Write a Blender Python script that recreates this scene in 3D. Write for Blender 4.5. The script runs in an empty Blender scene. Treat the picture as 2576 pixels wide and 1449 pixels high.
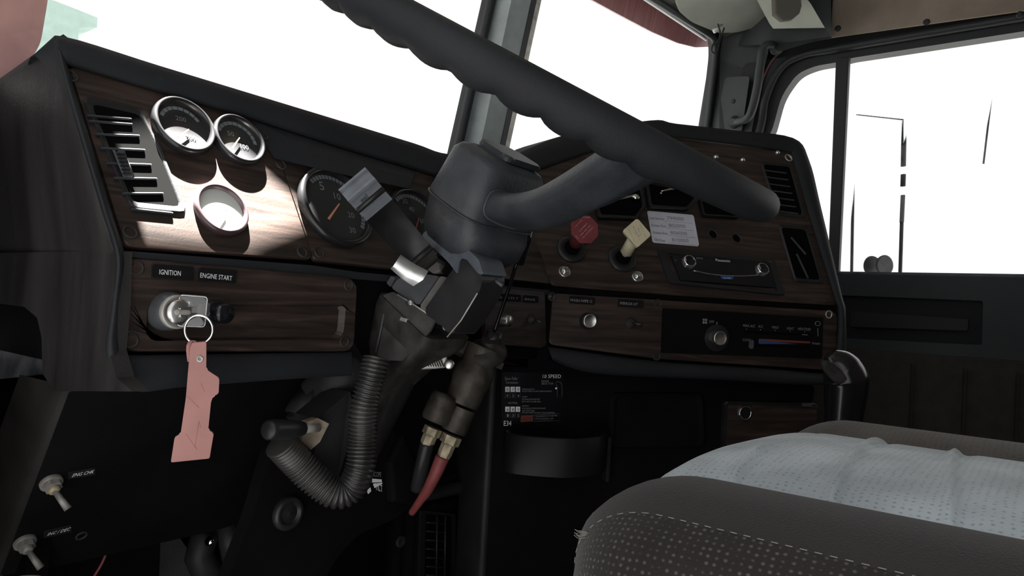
import bpy, bmesh, math, random
import numpy as np
from math import sin, cos, radians, pi, sqrt, atan2, tan
from mathutils import Vector, Matrix
random.seed(7)
# ------------------------------------------------------------------ camera, world, sun, exposure
W, H, F = 2576, 1449, 1800.0
yaw, pit, rol = radians(52.9), radians(1.5), radians(3.25)
CAM = np.array([0, 0, .62])
_f = np.array([sin(yaw)*cos(pit), cos(yaw)*cos(pit), sin(pit)])
_r = np.array([cos(yaw), -sin(yaw), 0.0]); _u = np.cross(_r, _f)
RT = cos(rol)*_r + sin(rol)*_u
UP = -sin(rol)*_r + cos(rol)*_u
sc = bpy.context.scene
cd = bpy.data.cameras.new('camera'); cam = bpy.data.objects.new('camera', cd); sc.collection.objects.link(cam)
cd.sensor_width = 36.0; cd.lens = F/W*36.0; cd.clip_start = .01; cd.clip_end = 500
m = Matrix(((RT[0], UP[0], -_f[0], CAM[0]), (RT[1], UP[1], -_f[1], CAM[1]), (RT[2], UP[2], -_f[2], CAM[2]), (0, 0, 0, 1)))
cam.matrix_world = m
sc.camera = cam
sc.view_settings.view_transform = 'Standard'; sc.view_settings.look = 'None'
sc.view_settings.exposure = 0.0; sc.view_settings.gamma = 1.0; sc.view_settings.use_curve_mapping = False
wd = bpy.data.worlds.new('sky'); sc.world = wd; wd.use_nodes = True
wn = wd.node_tree.nodes['Background']; wn.inputs[0].default_value = (.985, 1.0, 1.0, 1); wn.inputs[1].default_value = 1.12
sl = bpy.data.lights.new('sun', 'SUN'); sl.energy = 430.0; sl.angle = radians(.6); sl.color = (1, .985, .95)
sun = bpy.data.objects.new('sun', sl); sc.collection.objects.link(sun)
TO_SUN = Vector((-.02, .17, 1.0)).normalized()
sun.rotation_euler = TO_SUN.to_track_quat('Z', 'Y').to_euler(); sun.location = (0, 1, 5)

# ------------------------------------------------------------------ helpers
A = lambda *v: np.array(v, float)
def nrm(v): v = np.array(v, float); return v/np.linalg.norm(v)
def ray(px, py): return _f + RT*(px-W/2)/F - UP*(py-H/2)/F
def hit(px, py, p, n):
    d = ray(px, py); n = np.array(n, float)
    return CAM + d*(np.dot(np.array(p)-CAM, n)/np.dot(d, n))
def pz(px, py, z): return CAM + ray(px, py)*z
class Fr:
    def __init__(s, o, x, y, n=None):
        s.o = np.array(o, float); s.x = nrm(x); n = nrm(np.cross(x, y)) if n is None else nrm(n)
        s.n = n; s.y = nrm(np.cross(n, s.x))
    def P(s, a, b, c=0): return s.o + s.x*a + s.y*b + s.n*c
    def uv(s, px, py, off=0):
        h = hit(px, py, s.o+s.n*off, s.n) - s.o
        return (float(h@s.x), float(h@s.y))
    def at(s, px, py, off=0):
        a, b = s.uv(px, py, off); return Fr(s.P(a, b, off), s.x, s.y, s.n)
    def sh(s, a=0, b=0, c=0): return Fr(s.P(a, b, c), s.x, s.y, s.n)
    def rot(s, deg):
        t = radians(deg); return Fr(s.o, s.x*cos(t)+s.y*sin(t), -s.x*sin(t)+s.y*cos(t), s.n)
MATS = {}
def mat(name, col, rough=.5, metal=0., spec=.3, bump=0., bscale=300, var=0., vscale=8, coat=0., stretch=None, detail=4):
    if name in MATS: return MATS[name]
    m = bpy.data.materials.new(name); m.use_nodes = True; nt = m.node_tree; b = nt.nodes['Principled BSDF']
    b.inputs['Base Color'].default_value = (*col, 1); b.inputs['Roughness'].default_value = rough
    b.inputs['Metallic'].default_value = metal; b.inputs['Specular IOR Level'].default_value = spec
    b.inputs['Coat Weight'].default_value = coat
    tc = nt.nodes.new('ShaderNodeTexCoord')
    if var > 0:
        n = nt.nodes.new('ShaderNodeTexNoise'); n.inputs['Scale'].default_value = vscale; n.inputs['Detail'].default_value = 6
        mp = nt.nodes.new('ShaderNodeMapping'); nt.links.new(tc.outputs['Object'], mp.inputs[0]); nt.links.new(mp.outputs[0], n.inputs[0])
        if stretch: mp.inputs['Scale'].default_value = stretch
        r = nt.nodes.new('ShaderNodeValToRGB')
        r.color_ramp.elements[0].position = .3; r.color_ramp.elements[1].position = .7
        r.color_ramp.elements[0].color = (*[c*(1-var) for c in col], 1); r.color_ramp.elements[1].color = (*[min(1, c*(1+var)) for c in col], 1)
        nt.links.new(n.outputs[0], r.inputs[0]); nt.links.new(r.outputs[0], b.inputs['Base Color'])
    if bump > 0:
        n = nt.nodes.new('ShaderNodeTexNoise'); n.inputs['Scale'].default_value = bscale; n.inputs['Detail'].default_value = detail
        nt.links.new(tc.outputs['Object'], n.inputs[0])
        bp = nt.nodes.new('ShaderNodeBump'); bp.inputs['Strength'].default_value = bump; bp.inputs['Distance'].default_value = .001
        nt.links.new(n.outputs[0], bp.inputs['Height']); nt.links.new(bp.outputs[0], b.inputs['Normal'])
    MATS[name] = m; return m
def wood(name, ang):
    if name in MATS: return MATS[name]
    m = bpy.data.materials.new(name); m.use_nodes = True; nt = m.node_tree; b = nt.nodes['Principled BSDF']; L = nt.links.new
    tc = nt.nodes.new('ShaderNodeTexCoord'); mp = nt.nodes.new('ShaderNodeMapping'); L(tc.outputs['Object'], mp.inputs[0])
    mp.inputs['Rotation'].default_value = (0, 0, radians(ang))
    mp2 = nt.nodes.new('ShaderNodeMapping'); mp2.inputs['Scale'].default_value = (4, 25, 60); L(mp.outputs[0], mp2.inputs[0])
    n1 = nt.nodes.new('ShaderNodeTexNoise'); n1.inputs['Scale'].default_value = 2.0; n1.inputs['Detail'].default_value = 8; n1.inputs['Distortion'].default_value = 1.2; L(mp2.outputs[0], n1.inputs[0])
    mp3 = nt.nodes.new('ShaderNodeMapping'); mp3.inputs['Scale'].default_value = (3, 10, 20); L(mp.outputs[0], mp3.inputs[0])
    wv = nt.nodes.new('ShaderNodeTexWave'); wv.bands_direction = 'Z'; wv.inputs['Scale'].default_value = 1.2; wv.inputs['Distortion'].default_value = 6; wv.inputs['Detail'].default_value = 3; L(mp3.outputs[0], wv.inputs[0])
    mx = nt.nodes.new('ShaderNodeMath'); mx.operation = 'MULTIPLY_ADD'; L(wv.outputs[1], mx.inputs[0]); mx.inputs[1].default_value = .10; L(n1.outputs[0], mx.inputs[2])
    r = nt.nodes.new('ShaderNodeValToRGB'); e = r.color_ramp.elements
    e[0].position = .36; e[0].color = (.014, .0098, .0086, 1); e[1].position = .72; e[1].color = (.052, .034, .0285, 1)
    k = e.new(.54); k.color = (.028, .0185, .0155, 1)
    L(mx.outputs[0], r.inputs[0]); L(r.outputs[0], b.inputs['Base Color'])
    b.inputs['Roughness'].default_value = .42; b.inputs['Specular IOR Level'].default_value = .4
    bp = nt.nodes.new('ShaderNodeBump'); bp.inputs['Strength'].default_value = .25; bp.inputs['Distance'].default_value = .0006
    n4 = nt.nodes.new('ShaderNodeTexNoise'); n4.inputs['Scale'].default_value = 500; L(tc.outputs['Object'], n4.inputs[0])
    L(n4.outputs[0], bp.inputs['Height']); L(bp.outputs[0], b.inputs['Normal'])
    MATS[name] = m; return m
def glassmat(name, tint=(1, 1, 1), refl=.06, rough=.03):
    if name in MATS: return MATS[name]
    m = bpy.data.materials.new(name); m.use_nodes = True; nt = m.node_tree; nt.nodes.clear()
    o = nt.nodes.new('ShaderNodeOutputMaterial'); t = nt.nodes.new('ShaderNodeBsdfTransparent'); g = nt.nodes.new('ShaderNodeBsdfGlossy'); x = nt.nodes.new('ShaderNodeMixShader')
    t.inputs[0].default_value = (*tint, 1); g.inputs['Roughness'].default_value = rough; x.inputs[0].default_value = refl
    nt.links.new(t.outputs[0], x.inputs[1]); nt.links.new(g.outputs[0], x.inputs[2]); nt.links.new(x.outputs[0], o.inputs[0])
    MATS[name] = m; return m

BLK = mat('black_vinyl', (.020, .020, .021), .5, spec=.25, bump=.35, bscale=500, var=.35, vscale=18)
PAD = mat('padded_vinyl', (.017, .0185, .021), .6, spec=.2, bump=.3, bscale=420, var=.2)
CHEEK = mat('dusty_vinyl', (.025, .0225, .0225), .55, spec=.22, bump=.4, bscale=300, var=.65, vscale=14, stretch=(1, 1.6, .22))
PLA = mat('black_plastic', (.016, .016, .018), .38, spec=.35, bump=.12, bscale=350, var=.25, vscale=30)
GLO = mat('gloss_black', (.008, .008, .010), .12, spec=.5)
DULL = mat('dull_black', (.0048, .0048, .0050), .75, spec=.06, bump=.2, bscale=400, var=.3, vscale=12)
HUBM = mat('worn_hub_vinyl', (.030, .034, .040), .45, spec=.4, bump=.45, bscale=220, var=.3, vscale=35, detail=8)
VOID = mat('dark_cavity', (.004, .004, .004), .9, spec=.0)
DUSTY = mat('dusty_black_metal', (.028, .026, .024), .6, spec=.2, var=.6, vscale=45, bump=.3, bscale=250)
GREYP = mat('grey_plastic', (.055, .058, .063), .5, spec=.3, var=.25, vscale=40, bump=.2, bscale=300)
BLUEG = mat('blue_grey_plastic', (.065, .075, .090), .45, spec=.35, var=.25, vscale=50, bump=.25, bscale=400)
LEVER = mat('lever_grey', (.13, .14, .16), .45, spec=.4, var=.2, vscale=60)
CHR = mat('chrome', (.85, .85, .86), .12, metal=1)
STEEL = mat('brushed_steel', (.62, .61, .60), .32, metal=1, var=.15, vscale=80)
FOIL = mat('foil_tape', (.93, .93, .94), .45, metal=1, bump=1.0, bscale=60, var=.1, vscale=60)
BRASS = mat('dirty_brass', (.30, .255, .18), .6, metal=.4, var=.6, vscale=90)
DULLM = mat('dull_zinc', (.42, .40, .38), .5, metal=.6, var=.3, vscale=60)
WHT = mat('white_print', (.75, .76, .78), .6)
FAINT = mat('faint_print', (.22, .22, .23), .6)
INK = mat('ink', (.03, .03, .04), .7)
PENC = mat('pencil', (.16, .16, .19), .8)
PAPER = mat('label_paper', (.50, .51, .58), .75, spec=.1, var=.06, vscale=40)
REDP = mat('red_plastic', (.17, .036, .042), .42, spec=.35, var=.15, vscale=40)
REDPR = mat('pale_red_print', (.62, .36, .37), .6)
CREAM = mat('cream_plastic', (.66, .60, .42), .45, spec=.35, var=.06, vscale=40)
TAG = mat('pink_rubber', (.36, .175, .16), .55, spec=.25, var=.08, vscale=50)
TAGL = mat('tag_scratch', (.40, .13, .12), .6)
REDH = mat('red_rubber_hose', (.19, .045, .045), .5, var=.2, vscale=60)
REDPAINT = mat('red_paint', (.80, .46, .45), .35, spec=.5, var=.2, vscale=20)
ORANGE = mat('orange_needle', (.55, .23, .13), .5)
YEL = mat('yellow_needle', (.5, .36, .16), .5)
RINGM = mat('gauge_bezel', (.012, .012, .013), .25, spec=.45)
GFACE = mat('gauge_face', (.018, .018, .02), .6, spec=.2)
GARC = mat('gauge_arc', (.17, .19, .21), .6)
CREAMF = mat('pale_gauge_face', (.55, .56, .54), .5)
BEIGE = mat('beige_board', (.23, .19, .155), .9, spec=.05, bump=.3, bscale=300, var=.15, vscale=12)
VISOR = mat('visor_vinyl', (.30, .31, .27), .6, spec=.2, bump=.25, bscale=250, var=.12, vscale=10)
HEADL = mat('headliner_plastic', (.20, .20, .17), .6, spec=.2, var=.2, vscale=8)
PILL = mat('painted_pillar', (.033, .038, .040), .5, spec=.3, var=.15, vscale=20, bump=.1)
POST = mat('post_grey', (.27, .31, .31), .5, spec=.3, var=.15, vscale=30)
RUB = mat('rubber_seal', (.018, .020, .023), .5, spec=.35)
DOORV = mat('door_vinyl', (.019, .024, .027), .55, spec=.3, bump=.25, bscale=350, var=.15)
DOORF = mat('door_fabric', (.044, .040, .037), .9, spec=.05, bump=.5, bscale=500, var=.15, vscale=40)
CARPET = mat('floor_mat', (.012, .012, .012), .9, spec=.05, bump=.5, bscale=300)
GROUNDM = mat('dimmed_ground', (.003, .003, .003), .9, bump=.3, bscale=40)  # near black so the sunlit ground bounces little light into the cab
BLUE = mat('blue_print', (.03, .065, .20), .5)
REDBAR = mat('red_print', (.17, .04, .03), .5)
GLASS = glassmat('window_glass', (.985, .985, .97), .02)
GGL = glassmat('gauge_glass', (.97, .97, .97), .05, .08)
TINT = glassmat('clear_lens', (.9, .9, .9), .25, .06)
WD0 = wood('wood_grain', 0); WD1 = wood('wood_grain_angled', 38)

class MB:
    def __init__(s): s.V = []; s.Fc = []; s.mats = []
    def mi(s, m):
        if m not in s.mats: s.mats.append(m)
        return s.mats.index(m)
    def add(s, vs, fs, m, smooth=False, uvs=None):
        k = len(s.V); s.V += [tuple(map(float, v)) for v in vs]; i = s.mi(m)
        for f in fs: s.Fc.append(([k+j for j in f], i, smooth))
    def absorb(s, bm, m, smooth=False):
        bm.verts.ensure_lookup_table(); bm.verts.index_update()
        s.add([v.co for v in bm.verts], [[v.index for v in f.verts] for f in bm.faces], m, smooth); bm.free()
    def prism(s, pts, vec, m, bevel=0., seg=2, smooth=False):
        bm = bmesh.new(); n = len(pts); vec = np.array(vec, float)
        a = [bm.verts.new(tuple(p)) for p in pts]; b = [bm.verts.new(tuple(np.array(p)+vec)) for p in pts]
        fa = bm.faces.new(a[::-1]); fb = bm.faces.new(b)
        for i in range(n): bm.faces.new((a[i], a[(i+1) % n], b[(i+1) % n], b[i]))
        if bevel > 0:
            es = list(fb.edges)
            bmesh.ops.bevel(bm, geom=es, offset=bevel, segments=seg, affect='EDGES', profile=.5, clamp_overlap=True)
        bmesh.ops.recalc_face_normals(bm, faces=bm.faces)
        s.absorb(bm, m, smooth)
    def slab(s, fr, pts2, h, m, r=0., bevel=0., base=0., n=5, seg=2):   # polygon in frame, raised by h
        if r > 0: pts2 = fillet(pts2, r, n)
        s.prism([fr.P(x, y, base) for x, y in pts2], fr.n*h, m, bevel, seg)
    def box(s, fr, sx, sy, sz, m, bevel=0., c=(0, 0, 0), seg=2):
        bm = bmesh.new(); bmesh.ops.create_cube(bm, size=1)
        for v in bm.verts: v.co = Vector(fr.P(c[0]+v.co.x*sx, c[1]+v.co.y*sy, c[2]+v.co.z*sz))
        if bevel > 0: bmesh.ops.bevel(bm, geom=list(bm.edges), offset=bevel, segments=seg, affect='EDGES', clamp_overlap=True)
        bmesh.ops.recalc_face_normals(bm, faces=bm.faces)
        s.absorb(bm, m, bevel > 0 and seg > 2)
    def lathe(s, fr, prof, m, seg=32, smooth=True, sx=1., sy=1., cap0=True, cap1=True):
        vs = []; fs = []
        for r, h in prof:
            for k in range(seg):
                t = 2*pi*k/seg; vs.append(fr.P(r*cos(t)*sx, r*sin(t)*sy, h))
        for i in range(len(prof)-1):
            for k in range(seg):
                k2 = (k+1) % seg; fs.append((i*seg+k, i*seg+k2, (i+1)*seg+k2, (i+1)*seg+k))
        s.add(vs, fs, m, smooth)
        if cap0: s.add(vs[:seg], [tuple(range(seg))[::-1]], m)
        if cap1: s.add(vs[-seg:], [tuple(range(seg))], m)
    def tube(s, pts, r, m, seg=12, smooth=True, cyc=False, up=None, flat=1., caps=True):
        pts = [np.array(p, float) for p in pts]; n = len(pts); vs = []; fs = []
        pr = None
        for i, p in enumerate(pts):
            a = pts[(i-1) % n] if (cyc or i > 0) else p; b = pts[(i+1) % n] if (cyc or i < n-1) else p
            t = nrm(b-a)
            if pr is None:
                ref = np.array(up, float) if up is not None else (A(0, 0, 1) if abs(t[2]) < .9 else A(1, 0, 0))
                pr = nrm(ref - t*(ref@t))
            else: pr = nrm(pr - t*(pr@t))
            q = np.cross(t, pr); rr = r(i/(n-1)) if callable(r) else r
            for k in range(seg):
                w = 2*pi*k/seg; vs.append(p + rr*(cos(w)*pr + sin(w)*q*flat))
        for i in range(n if cyc else n-1):
            j = (i+1) % n
            for k in range(seg):
                k2 = (k+1) % seg; fs.append((i*seg+k, i*seg+k2, j*seg+k2, j*seg+k))
        if not cyc and caps: fs += [tuple(range(seg))[::-1], tuple(range((n-1)*seg, n*seg))]
        s.add(vs, fs, m, smooth)
    def grid(s, rows, m, smooth=True, close=False):
        n = len(rows[0]); vs = [p for r in rows for p in r]; fs = []
        for i in range(len(rows)-1):
            for k in range(n if close else n-1):
                k2 = (k+1) % n; fs.append((i*n+k, i*n+k2, (i+1)*n+k2, (i+1)*n+k))
        s.add(vs, fs, m, smooth)
    def ringplate(s, fr, outer, inner, h0, h1, m, base=0.):
        # outer/inner same-count loops; flat ring at h0, inner wall down to h1 and floor there
        n = len(outer)
        o0 = [fr.P(x, y, base) for x, y in outer]; o1 = [fr.P(x, y, h0*.6) for x, y in outer]
        c = np.mean(np.array(outer), 0); o2 = [fr.P(x+(c[0]-x)*.012, y+(c[1]-y)*.03, h0) for x, y in outer]
        i0 = [fr.P(x, y, h0) for x, y in inner]; ci = np.mean(np.array(inner), 0)
        i1 = [fr.P(x+(ci[0]-x)*.04, y+(ci[1]-y)*.12, h1) for x, y in inner]
        s.grid([o0, o1, o2, i0, i1], m, False, True); s.add(i1, [tuple(range(n))], m)
    def text(s, txt, a, b, y, n, m, height=None, lift=.0003, thick=0.0):
        # text from 3D point a to 3D point b, letters rising along y
        ob = text_mesh(txt)
        xs = [v[0] for v in ob[0]]
        if not xs: return
        x0, x1 = min(xs), max(xs); a = np.array(a, float); b = np.array(b, float); d = b-a; L = np.linalg.norm(d); d = d/L
        sx = L/(x1-x0); sy = sx if height is None else height/.70
        y = nrm(y); n = nrm(n)
        vs = [a + d*((v[0]-x0)*sx) + y*(v[1]*sy) + n*lift for v in ob[0]]
        s.add(vs, ob[1], m)
    def build(s, name, parent=None, mod=None, origin=None):
        me = bpy.data.meshes.new(name)
        V = np.array(s.V)
        o = (V.min(0)+V.max(0))/2 if origin is None else np.array(origin, float)
        me.from_pydata([tuple(v-o) for v in V], [], [f[0] for f in s.Fc])
        for m in s.mats: me.materials.append(m)
        me.polygons.foreach_set('material_index', [f[1] for f in s.Fc]); me.polygons.foreach_set('use_smooth', [f[2] for f in s.Fc])
        me.update()
        ob = bpy.data.objects.new(name, me); sc.collection.objects.link(ob)
        wl[ob.name] = o
        if parent is not None:
            ob.parent = parent; ob.location = tuple(o - wl[parent.name])
        else: ob.location = tuple(o)
        if mod: mod(ob)
        return ob
wl = {}
_tc = {}
def text_mesh(txt):
    if txt in _tc: return _tc[txt]
    c = bpy.data.curves.new('t', 'FONT'); c.body = txt; c.size = 1.0; c.resolution_u = 2
    o = bpy.data.objects.new('t', c); sc.collection.objects.link(o)
    dg = bpy.context.evaluated_depsgraph_get(); me = bpy.data.meshes.new_from_object(o.evaluated_get(dg))
    r = ([tuple(v.co) for v in me.vertices], [tuple(p.vertices) for p in me.polygons])
    bpy.data.objects.remove(o); bpy.data.curves.remove(c); bpy.data.meshes.remove(me); _tc[txt] = r; return r
def fillet(pts, r, n=5):
    out = []; N = len(pts)
    for i in range(N):
        p = A(*pts[i]); a = A(*pts[i-1]); b = A(*pts[(i+1) % N]); da = a-p; db = b-p; la = np.linalg.norm(da); lb = np.linalg.norm(db)
        rr = r[i] if isinstance(r, (list, tuple)) else r
        k = min(rr, la*.45, lb*.45); s0 = p+da/la*k; s1 = p+db/lb*k
        for j in range(n+1):
            t = j/n; out.append(tuple((1-t)**2*s0 + 2*t*(1-t)*p + t*t*s1))
    return out
def resample(loop, n):
    L = np.array(loop+[loop[0]]); d = np.r_[0, np.cumsum(np.linalg.norm(np.diff(L, axis=0), axis=1))]
    t = np.linspace(0, d[-1], n, endpoint=False); return [(float(np.interp(x, d, L[:, 0])), float(np.interp(x, d, L[:, 1]))) for x in t]
def smooth_path(pts, n=8):
    P = [np.array(p, float) for p in pts]; out = []
    for i in range(len(P)-1):
        p0 = P[max(i-1, 0)]; p1 = P[i]; p2 = P[i+1]; p3 = P[min(i+2, len(P)-1)]
        for j in range(n):
            t = j/n; out.append(.5*((2*p1)+(-p0+p2)*t+(2*p0-5*p1+4*p2-p3)*t*t+(-p0+3*p1-3*p2+p3)*t**3))
    out.append(P[-1]); return out
def tag(o, label, cat, group=None):
    o['label'] = label; o['category'] = cat
    if group: o['group'] = group
    return o
def thing(name, label, cat, loc, group=None):
    o = bpy.data.objects.new(name, None); sc.collection.objects.link(o); o.location = tuple(loc); o.empty_display_size = .02
    wl[o.name] = np.array(loc, float); return tag(o, label, cat, group)
def struct(o): o['kind'] = 'structure'; return o
def pxs(fr, l, off=0): return [fr.uv(x, y, off) for x, y in l]
WX, WY, WZ = A(1, 0, 0), A(0, 1, 0), A(0, 0, 1)

# ------------------------------------------------------------------ frames of the dashboard
TL = radians(25)
PU = Fr((0, .603, .652), WX, (0, sin(TL), cos(TL)), (0, -cos(TL), sin(TL)))
PL = Fr((0, .600, .56), WX, WZ, -WY)
al = radians(38)
DR = A(cos(al), -sin(al), 0); NR = A(-sin(al), -cos(al), 0)
RL = Fr((.88, .6, .56), DR, WZ, NR)
RU = Fr(A(.88, .6, .645)-NR*.003, DR, WZ*cos(TL)-NR*sin(TL), NR*cos(TL)+WZ*sin(TL))
CN = Fr(A(.88, .6, .0)-NR*.035, DR, WZ, NR)      # lower console front
def LP(px, py, off=0):
    p = PU.o + 0; h = hit(px, py, PU.o+PU.n*off, PU.n)
    return h if h[2] > .650 else hit(px, py, PL.o+PL.n*off, PL.n)
def RP(px, py, off=0):
    h = hit(px, py, RU.o+RU.n*off, RU.n)
    return h if h[2] > .643 else hit(px, py, RL.o+RL.n*off, RL.n)

# ------------------------------------------------------------------ cab shell
def plate(fr, outer, holes, th, m, name, parent=None, extra=None):
    bm = bmesh.new(); es = []
    for lp in [outer]+holes:
        vs = [bm.verts.new(tuple(fr.P(x, y))) for x, y in lp]
        es += [bm.edges.new((vs[i], vs[(i+1) % len(vs)])) for i in range(len(vs))]
    bmesh.ops.triangle_fill(bm, edges=es, use_beauty=True)
    r = bmesh.ops.extrude_face_region(bm, geom=list(bm.faces))
    for g in r['geom']:
        if isinstance(g, bmesh.types.BMVert): g.co += Vector(fr.n*th)
    bmesh.ops.recalc_face_normals(bm, faces=bm.faces)
    b = MB(); b.absorb(bm, m)
    if extra: extra(b)
    return b.build(name, parent)
b = MB(); b.add([(-.9+0, -1.2, -.06), (2.1, -1.2, -.06), (2.1, 1.5, -.06), (-.0, 1.5, -.06)], [(0, 1, 2, 3)], CARPET); 
b = MB(); b.box(Fr((1.06, .1, -.03), WX, WY), 1.84, 2.0, .05, CARPET); struct(b.build('floor'))
b = MB(); b.box(Fr((1.06, -.92, .8), WX, WY), 1.84, .05, 1.62, BEIGE); struct(b.build('wall_back'))
b = MB(); b.box(Fr((1.06, .955, .26), WX, WY), 1.84, .04, .54, DULL); b.box(Fr((1.06, 1.08, .70), WX, WY), 1.84, .04, .40, DULL); b.box(Fr((1.06, 1.02, .52), WX, WY), 1.84, .16, .03, DULL); struct(b.build('wall_front'))
# left wall with the open door
wlft = Fr((.12, 0, 0), WY, WZ)
struct(plate(wlft, [(-.95, -.05), (1.1, -.05), (1.1, .86), (.86, .90), (.775, 1.44), (.775, 1.62), (-.95, 1.62)], [[(-.45, .02), (.70, .02), (.70, 1.0), (.66, 1.5), (-.45, 1.5)]], .03, PILL, 'wall_left'))
# unseen open driver door, added to block sky light, hinged at the front
dd = nrm(A(-.93, -.16, 0)); dfr = Fr((.09, .735, .0), dd, WZ)
d2 = plate(dfr, [(.0, .05), (.98, .05), (.98, 1.45), (.10, 1.45), (.0, .95)], [fillet([(.12, .85), (.90, .85), (.90, 1.38), (.16, 1.38)], .03, 3)], .05, DOORV, 'door_2'); struct(d2)
b = MB(); b.box(dfr, .86, .72, .01, DOORF, .004, (.49, .46, .055)); b.box(dfr, .86, .72, .01, DOORF, .004, (.49, .46, -.005)); b.build('inner_trim', d2)
GR = MB(); GR.box(Fr((0, 0, -1.15), WX, WY), 60, 60, .1, GROUNDM); struct(GR.build('ground'))
# roof
b = MB(); b.box(Fr((1.06, -.11, 1.64), WX, WY), 1.9, 1.68, .04, HEADL); struct(b.build('ceiling'))
# windscreen planes
WRn = nrm(A(.119, .972, .2)); WRp = hit(1180, 385, (1.1, 0, 0), (1, 0, 0))
WR = Fr(WRp, nrm(np.cross(WRn, WZ))*-1, WZ, None) if False else None
def wfr(nv, p):
    x = nrm(np.cross(WZ, nv)); x = x if x[0] > 0 else -x; return Fr(p, x, np.cross(-nv, x), -nv)
WR = wfr(WRn, WRp); WLn = A(-WRn[0], WRn[1], WRn[2]); WL = wfr(WLn, WRp)
# right pane opening follows the photo's rubber edge
rp = pxs(WR, [(1242, 420), (1300, -60), (1560, -60)]) 
ro = [WR.uv(1222, 430), WR.uv(1222, 430)]
zt = WR.uv(1805, 100)
r_open = [(.045, -.12), (.045, zt[1]), (zt[0]-.02, zt[1]), (zt[0]+.005, zt[1]-.04), WR.uv(1778, 315), (WR.uv(1765, 400)[0], -.12)]
r_open = fillet(r_open, [.01, .02, .02, .02, .005, .005], 4)
l_open = fillet([(-.93, -.12), (-.85, zt[1]+.18), (-.045, zt[1]+.18), (-.045, -.12)], .02, 4)
def pane(fr, lp, name):
    w = plate(fr.sh(0, 0, -.004), lp, [], .004, GLASS, name); return struct(w)
pane(WR, r_open, 'window_1'); pane(WL, l_open, 'window_2')
# rubber seals
for fr, lp, nm in ((WR, r_open, 'trim_1'), (WL, l_open, 'trim_2')):
    b = MB(); b.tube([fr.P(x, y, .003) for x, y in lp], .010, RUB, 8, cyc=True)
    struct(b.build(nm))
# front frame around the panes (header + cowl)
def frontplate(fr, lp, x0, x1, nm):
    struct(plate(fr.sh(0, 0, -.02), [(x0, -.32), (x1, -.32), (x1, zt[1]+.26), (x0, zt[1]+.26)], [lp], .018, PILL, nm))
frontplate(WR, r_open, 0.0, .98, 'trim_3')
frontplate(WL, l_open, -.99, 0.0, 'trim_4')
# centre post, built as one bar with seal strip and bright edge
PF = Fr(WRp+A(-.0, -.03, 0), WX, nrm(A(0, -.2, .98)))
b = MB(); b.box(PF, .052, 1.1, .05, POST, .006, (0.0, .1, 0)); b.build
o = b.build('windshield_post'); tag(o, 'grey painted centre post between the two windscreen panes', 'post')
b2 = MB(); b2.box(PF, .012, 1.1, .052, RUB, .002, (.034, .1, 0)); b2.build('seal_strip', o)
b2 = MB(); b2.box(PF, .016, 1.1, .044, DULLM, .003, (.050, .1, 0)); b2.build('edge_trim', o)
# red A pillar at far left
fr = Fr((0, .905, 0), WX, WZ, -WY)
b = MB(); b.slab(fr, pxs(fr, [(-120, -200), (112, -200), (92, 20), (74, 125), (30, 190), (-20, 262), (-120, 330)]), .03, REDPAINT, .01, .006)
struct(b.build('trim_5'))
# right side: wall with window opening
DX = 1.95
RD = Fr((DX, 0, 0), -WY, WZ, -WX)    # x axis = -y (towards the rear), normal to the cab
def dpx(px, py): return RD.uv(px, py)
vent_hole = fillet([dpx(2108, 700), dpx(2107, 163), dpx(2050, 165), dpx(2000, 185), dpx(1962, 240), dpx(1930, 330), dpx(1880, 520), dpx(1830, 720)], [.003, .004, .03, .03, .03, .02, .02, .003], 4)
main_hole = fillet([dpx(2108, 690), dpx(2142, 146), (.62, 1.309), (.62, .757)], [.006, .008, .03, .03], 4)
door_hole = [main_hole]
o = plate(RD.sh(0, 0, -.04), [(-.76, 1.335), (.85, 1.335), (.85, .30), (-.76, .30)], [fillet([(-.675, .757), (-.672, 1.05), dpx(1942, 330), dpx(1966, 240), dpx(2006, 185), dpx(2050, 166), dpx(2105, 157), dpx(2142, 146), (.62, 1.309), (.62, .757)], [.004, .02, .02, .03, .03, .03, .02, .01, .03, .03], 4)], .04, RUB, 'door_1')
struct(o); door = o
struct(plate(RD.sh(0, 0, -.09), [(-.86, -.05), (.95, -.05), (.95, 1.62), (-.78, 1.62)], [fillet([(-.79, .30), (-.735, 1.16), (-.56, 1.35), (.86, 1.35), (.86, .30)], [.01, .05, .12, .03, .03], 6)], .05, PILL, 'wall_right'))
plate(RD.sh(0, 0, -.028), fillet([(-.675, .752), (-.672, 1.05), (-.60, 1.25), (-.54, 1.315), (.63, 1.315), (.63, .752)], .02, 3), [], .004, GLASS, 'glass', door)
# vent post and door frame rails
b = MB(); b.prism([RD.P(*dpx(2122-12+4, 690), .0), RD.P(*dpx(2148-8, 148-0), 0), RD.P(*dpx(2107, 150), 0), RD.P(*dpx(2088, 640), 0), RD.P(*dpx(2100, 700), 0)], RD.n*.02, RUB, .003); b.build('vent_post', door)
b = MB()
edge = smooth_path([RD.P(-.70, 1.0, .012), RD.P(*dpx(1915, 330), .012), RD.P(*dpx(1930, 250), .012), RD.P(*dpx(1965, 178), .012), RD.P(*dpx(2020, 143), .012), RD.P(*dpx(2130, 122), .012), RD.P(0.1, 1.336, .012), RD.P(.8, 1.336, .012)], 8)
b.tube(edge, .011, RUB, 8); b.build('weatherstrip', door)
b = MB()
edge = smooth_path([p+A(-.012, .012, .028) for p in edge[::8]], 6); b.tube(edge[10:], .0035, mat('red_edge', (.09, .035, .035), .5), 6); b.build('red_edge_strip', door)
b = MB(); b.box(Fr((DX-.006, .0, .752), WY, WZ), 1.3, .007, .02, BLUEG, .002); b.build('sill_strip', door)
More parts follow.
